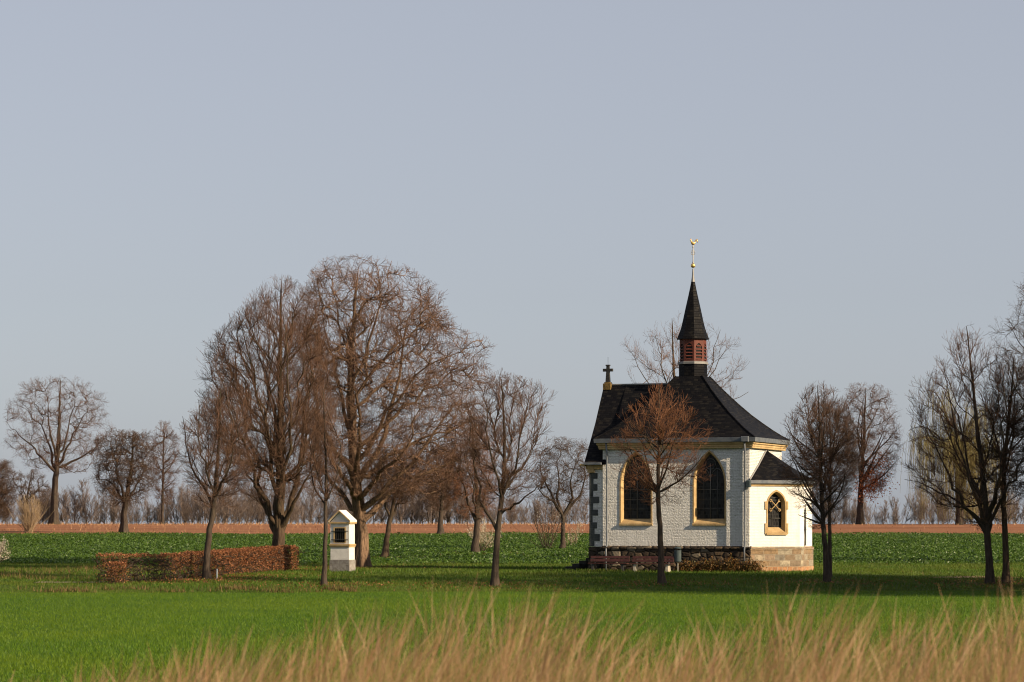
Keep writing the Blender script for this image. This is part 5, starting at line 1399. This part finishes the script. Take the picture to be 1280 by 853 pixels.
# ------------------------------------------------------------------ benches, bin, shrine, post
def bench(px0, px1, label, concrete):
    x_, y_ = local(wx((px0 + px1) / 2) + 0.40, -1.25); L = (px1 - px0) * y_ / FPX / math.cos(R(18))
    r = tag(empty('park_bench', (x_, y_, tz(x_, y_)), -CT), label, 'bench', 'benches before the chapel wall')
    m = MB()
    for k_ in range(3): m.box(-L / 2, L / 2, -0.42 + 0.15 * k_, -0.29 + 0.15 * k_, 0.42, 0.465)
    m.build('seat', M['bench_wood'], r, bevel=0.008)
    m = MB()
    for z0 in (0.54, 0.72):
        m.loft([[(-L / 2, 0.02 + (z0 - 0.5) * 0.3, z0), (L / 2, 0.02 + (z0 - 0.5) * 0.3, z0), (L / 2, 0.06 + (z0 - 0.5) * 0.3, z0), (-L / 2, 0.06 + (z0 - 0.5) * 0.3, z0)],
                [(-L / 2, 0.06 + (z0 - 0.5) * 0.3, z0 + 0.14), (L / 2, 0.06 + (z0 - 0.5) * 0.3, z0 + 0.14), (L / 2, 0.10 + (z0 - 0.5) * 0.3, z0 + 0.14), (-L / 2, 0.10 + (z0 - 0.5) * 0.3, z0 + 0.14)]], True, True, True)
    m.build('backrest', M['bench_wood'], r, bevel=0.008)
    for sx in (-1, 1):
        m = MB(); c_ = sx * (L / 2 - 0.28)
        m.loft([[(c_ - 0.1, -0.40, -0.1), (c_ + 0.1, -0.40, -0.1), (c_ + 0.1, 0.12, -0.1), (c_ - 0.1, 0.12, -0.1)], [(c_ - 0.07, -0.36, 0.415), (c_ + 0.07, -0.36, 0.415), (c_ + 0.07, 0.02, 0.415), (c_ - 0.07, 0.02, 0.415)]], True, True, True)
        m.loft([[(c_ - 0.04, 0.03, 0.40), (c_ + 0.04, 0.03, 0.40), (c_ + 0.04, 0.09, 0.40), (c_ - 0.04, 0.09, 0.40)], [(c_ - 0.04, 0.17, 0.85), (c_ + 0.04, 0.17, 0.85), (c_ + 0.04, 0.21, 0.85), (c_ - 0.04, 0.21, 0.85)]], True, True, True)
        m.build('leg', M['concrete' if concrete else 'iron'], r, bevel=0.01)
bench(738, 787, 'dark red slatted bench at the chapel\'s left corner beside the steps', False)
bench(790, 842, 'red slatted bench with pale concrete feet beside the litter bin', True)
def litter_bin():
    x_, y_ = local(wx(846.5) + 0.35, -1.0); r = tag(empty('litter_bin', (x_, y_, tz(x_, y_)), R(-15)), 'dark metal litter bin on a post beside the benches', 'litter bin')
    m = MB(); m.tube([(0, 0.02, -0.15), (0, 0.02, 0.62)], 0.03, 8); m.build('post', M['rod'], r)
    rr = lambda k_, z_: [(k_ * 0.2 * math.cos(a_) , k_ * 0.17 * math.sin(a_), z_) for a_ in np.linspace(0, 2 * math.pi, 17)[:-1]]
    m = MB(); m.loft([rr(0.88, 0.55), rr(1, 0.58), rr(1.02, 1.20), rr(0.9, 1.205), rr(0.88, 1.0)], True, True, True); m.build('container', M['bin'], r)
    m = MB(); m.loft([rr(1.06, 1.30), rr(1.06, 1.34), rr(0.6, 1.40)], True, True, True)
    for a_ in (0.6, 2.5): m.tube([(0.18 * math.cos(a_), 0.15 * math.sin(a_), 1.15), (0.18 * math.cos(a_), 0.15 * math.sin(a_), 1.32)], 0.014, 5)
    m.build('lid', M['bin'], r)
litter_bin()
def shrine():
    y_ = 159.0; x_ = (428.2 - 640) / FPX * y_
    r = tag(empty('wayside_shrine', (x_, y_, tz(x_, y_)), -R(20)), 'small white wayside shrine with gable and dark barred niche before the chestnut', 'shrine')
    s_ = y_ / FPX
    w, dp = 0.575, 0.40
    H = lambda py: (712.6 - py) * s_
    m = MB(); m.box(-w - 0.04, w + 0.04, -dp - 0.04, dp + 0.04, -0.2, H(698)); m.build('base', M['shrine_grey'], r, bevel=0.015)
    m = MB(); m.box(-w, w, -dp, dp, H(698), H(682.4)); m.build('pedestal', M['shrine_white'], r, bevel=0.012)
    m = MB(); m.box(-w - 0.06, w + 0.06, -dp - 0.07, dp + 0.07, H(680.5), H(678.2)); m.box(-w - 0.03, w + 0.03, -dp - 0.04, dp + 0.04, H(682.3), H(680.6)); m.build('ledge', M['ochre'], r, bevel=0.01)
    z0, z1 = H(678.2), H(653); n0, n1 = H(676.8), H(658.6)
    m = MB(); hw = 0.31
    m.panel((-w, -dp), (1, 0), 0, [(0, z0), (2 * w, z0), (2 * w, z1), (0, z1)], [[(w - hw, n0), (w + hw, n0), (w + hw, n1), (w - hw, n1)]])
    m.panel((w, -dp), (0, 1), 0, [(0, z0), (2 * dp, z0), (2 * dp, z1), (0, z1)]); m.panel((w, dp), (-1, 0), 0, [(0, z0), (2 * w, z0), (2 * w, z1), (0, z1)]); m.panel((-w, dp), (0, -1), 0, [(0, z0), (2 * dp, z0), (2 * dp, z1), (0, z1)])
    m.build('niche_wall', M['shrine_white'], r)
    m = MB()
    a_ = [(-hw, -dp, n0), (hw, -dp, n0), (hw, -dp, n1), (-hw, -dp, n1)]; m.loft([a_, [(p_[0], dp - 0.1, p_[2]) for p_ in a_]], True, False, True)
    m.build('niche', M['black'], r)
    m = MB()
    q_ = [(-hw - 0.07, n0 - 0.0), (hw + 0.07, n0), (hw + 0.07, n1 + 0.06), (-hw - 0.07, n1 + 0.06)]; q2_ = [(-hw, n0 + 0.02), (hw, n0 + 0.02), (hw, n1), (-hw, n1)]
    m.loft([[(p_[0], -dp, p_[1]) for p_ in q_], [(p_[0], -dp - 0.025, p_[1]) for p_ in q_], [(p_[0], -dp - 0.025, p_[1]) for p_ in q2_], [(p_[0], -dp + 0.06, p_[1]) for p_ in q2_]])
    m.build('niche_frame', M['ochre'], r)
    m = MB()
    for py in (662.3, 673): m.tube([(-w + 0.05, -dp - 0.045, H(py)), (w - 0.05, -dp - 0.045, H(py))], 0.022, 6)
    for xx in np.linspace(-hw, hw, 6)[1:-1]: m.tube([(xx, -dp - 0.02, n0), (xx, -dp - 0.02, n1)], 0.010, 5)
    m.build('bars', M['iron'], r)
    ov, za = 0.09, H(636.5); zc = z1 + 0.10
    m = MB(); m.box(-w - ov, w + ov, -dp - ov, dp + ov, z1, zc); m.build('cornice', M['ochre'], r, bevel=0.012)
    m = MB(); m.add([(-w, -dp + 0.03, zc), (w, -dp + 0.03, zc), (0, -dp + 0.03, za - 0.08)], [(0, 1, 2)]); m.build('gable', M['shrine_white'], r)
    m = MB()
    for sx in (-1, 1):
        a_ = [(sx * (w + ov), zc), (sx * (w + ov), zc + 0.10), (0, za + 0.03), (0, za - 0.07)]
        m.loft([[(p_[0], -dp - ov, p_[1]) for p_ in a_], [(p_[0], dp + ov, p_[1]) for p_ in a_]], True, True, True)
    m.build('roof', M['shrine_white'], r)
    m = MB()
    for sx in (-1, 1):
        a_ = [(sx * (w + ov + 0.01), zc + 0.003), (sx * (w + ov + 0.01), zc + 0.08), (0, za + 0.012), (0, za - 0.065)]
        m.loft([[(p_[0], -dp - ov - 0.03, p_[1]) for p_ in a_], [(p_[0], -dp - ov - 0.004, p_[1]) for p_ in a_]], True, True, True)
    m.build('verge', M['ochre'], r)
shrine()
x_, y_ = ground_at(271, 724.5); r = tag(empty('marker_post', (x_, y_, tz(x_, y_))), 'thin pale marker post in the grass before the hedge', 'post')
m = MB(); m.tube([(0, 0, -0.2), (0.01, 0, 0.5)], 0.04, 8); m.tube([(0.01, 0, 0.5), (0.01, 0, 0.56)], [0.04, 0.012], 8); m.build('shaft', M['post'], r)
print('SCENE DONE')
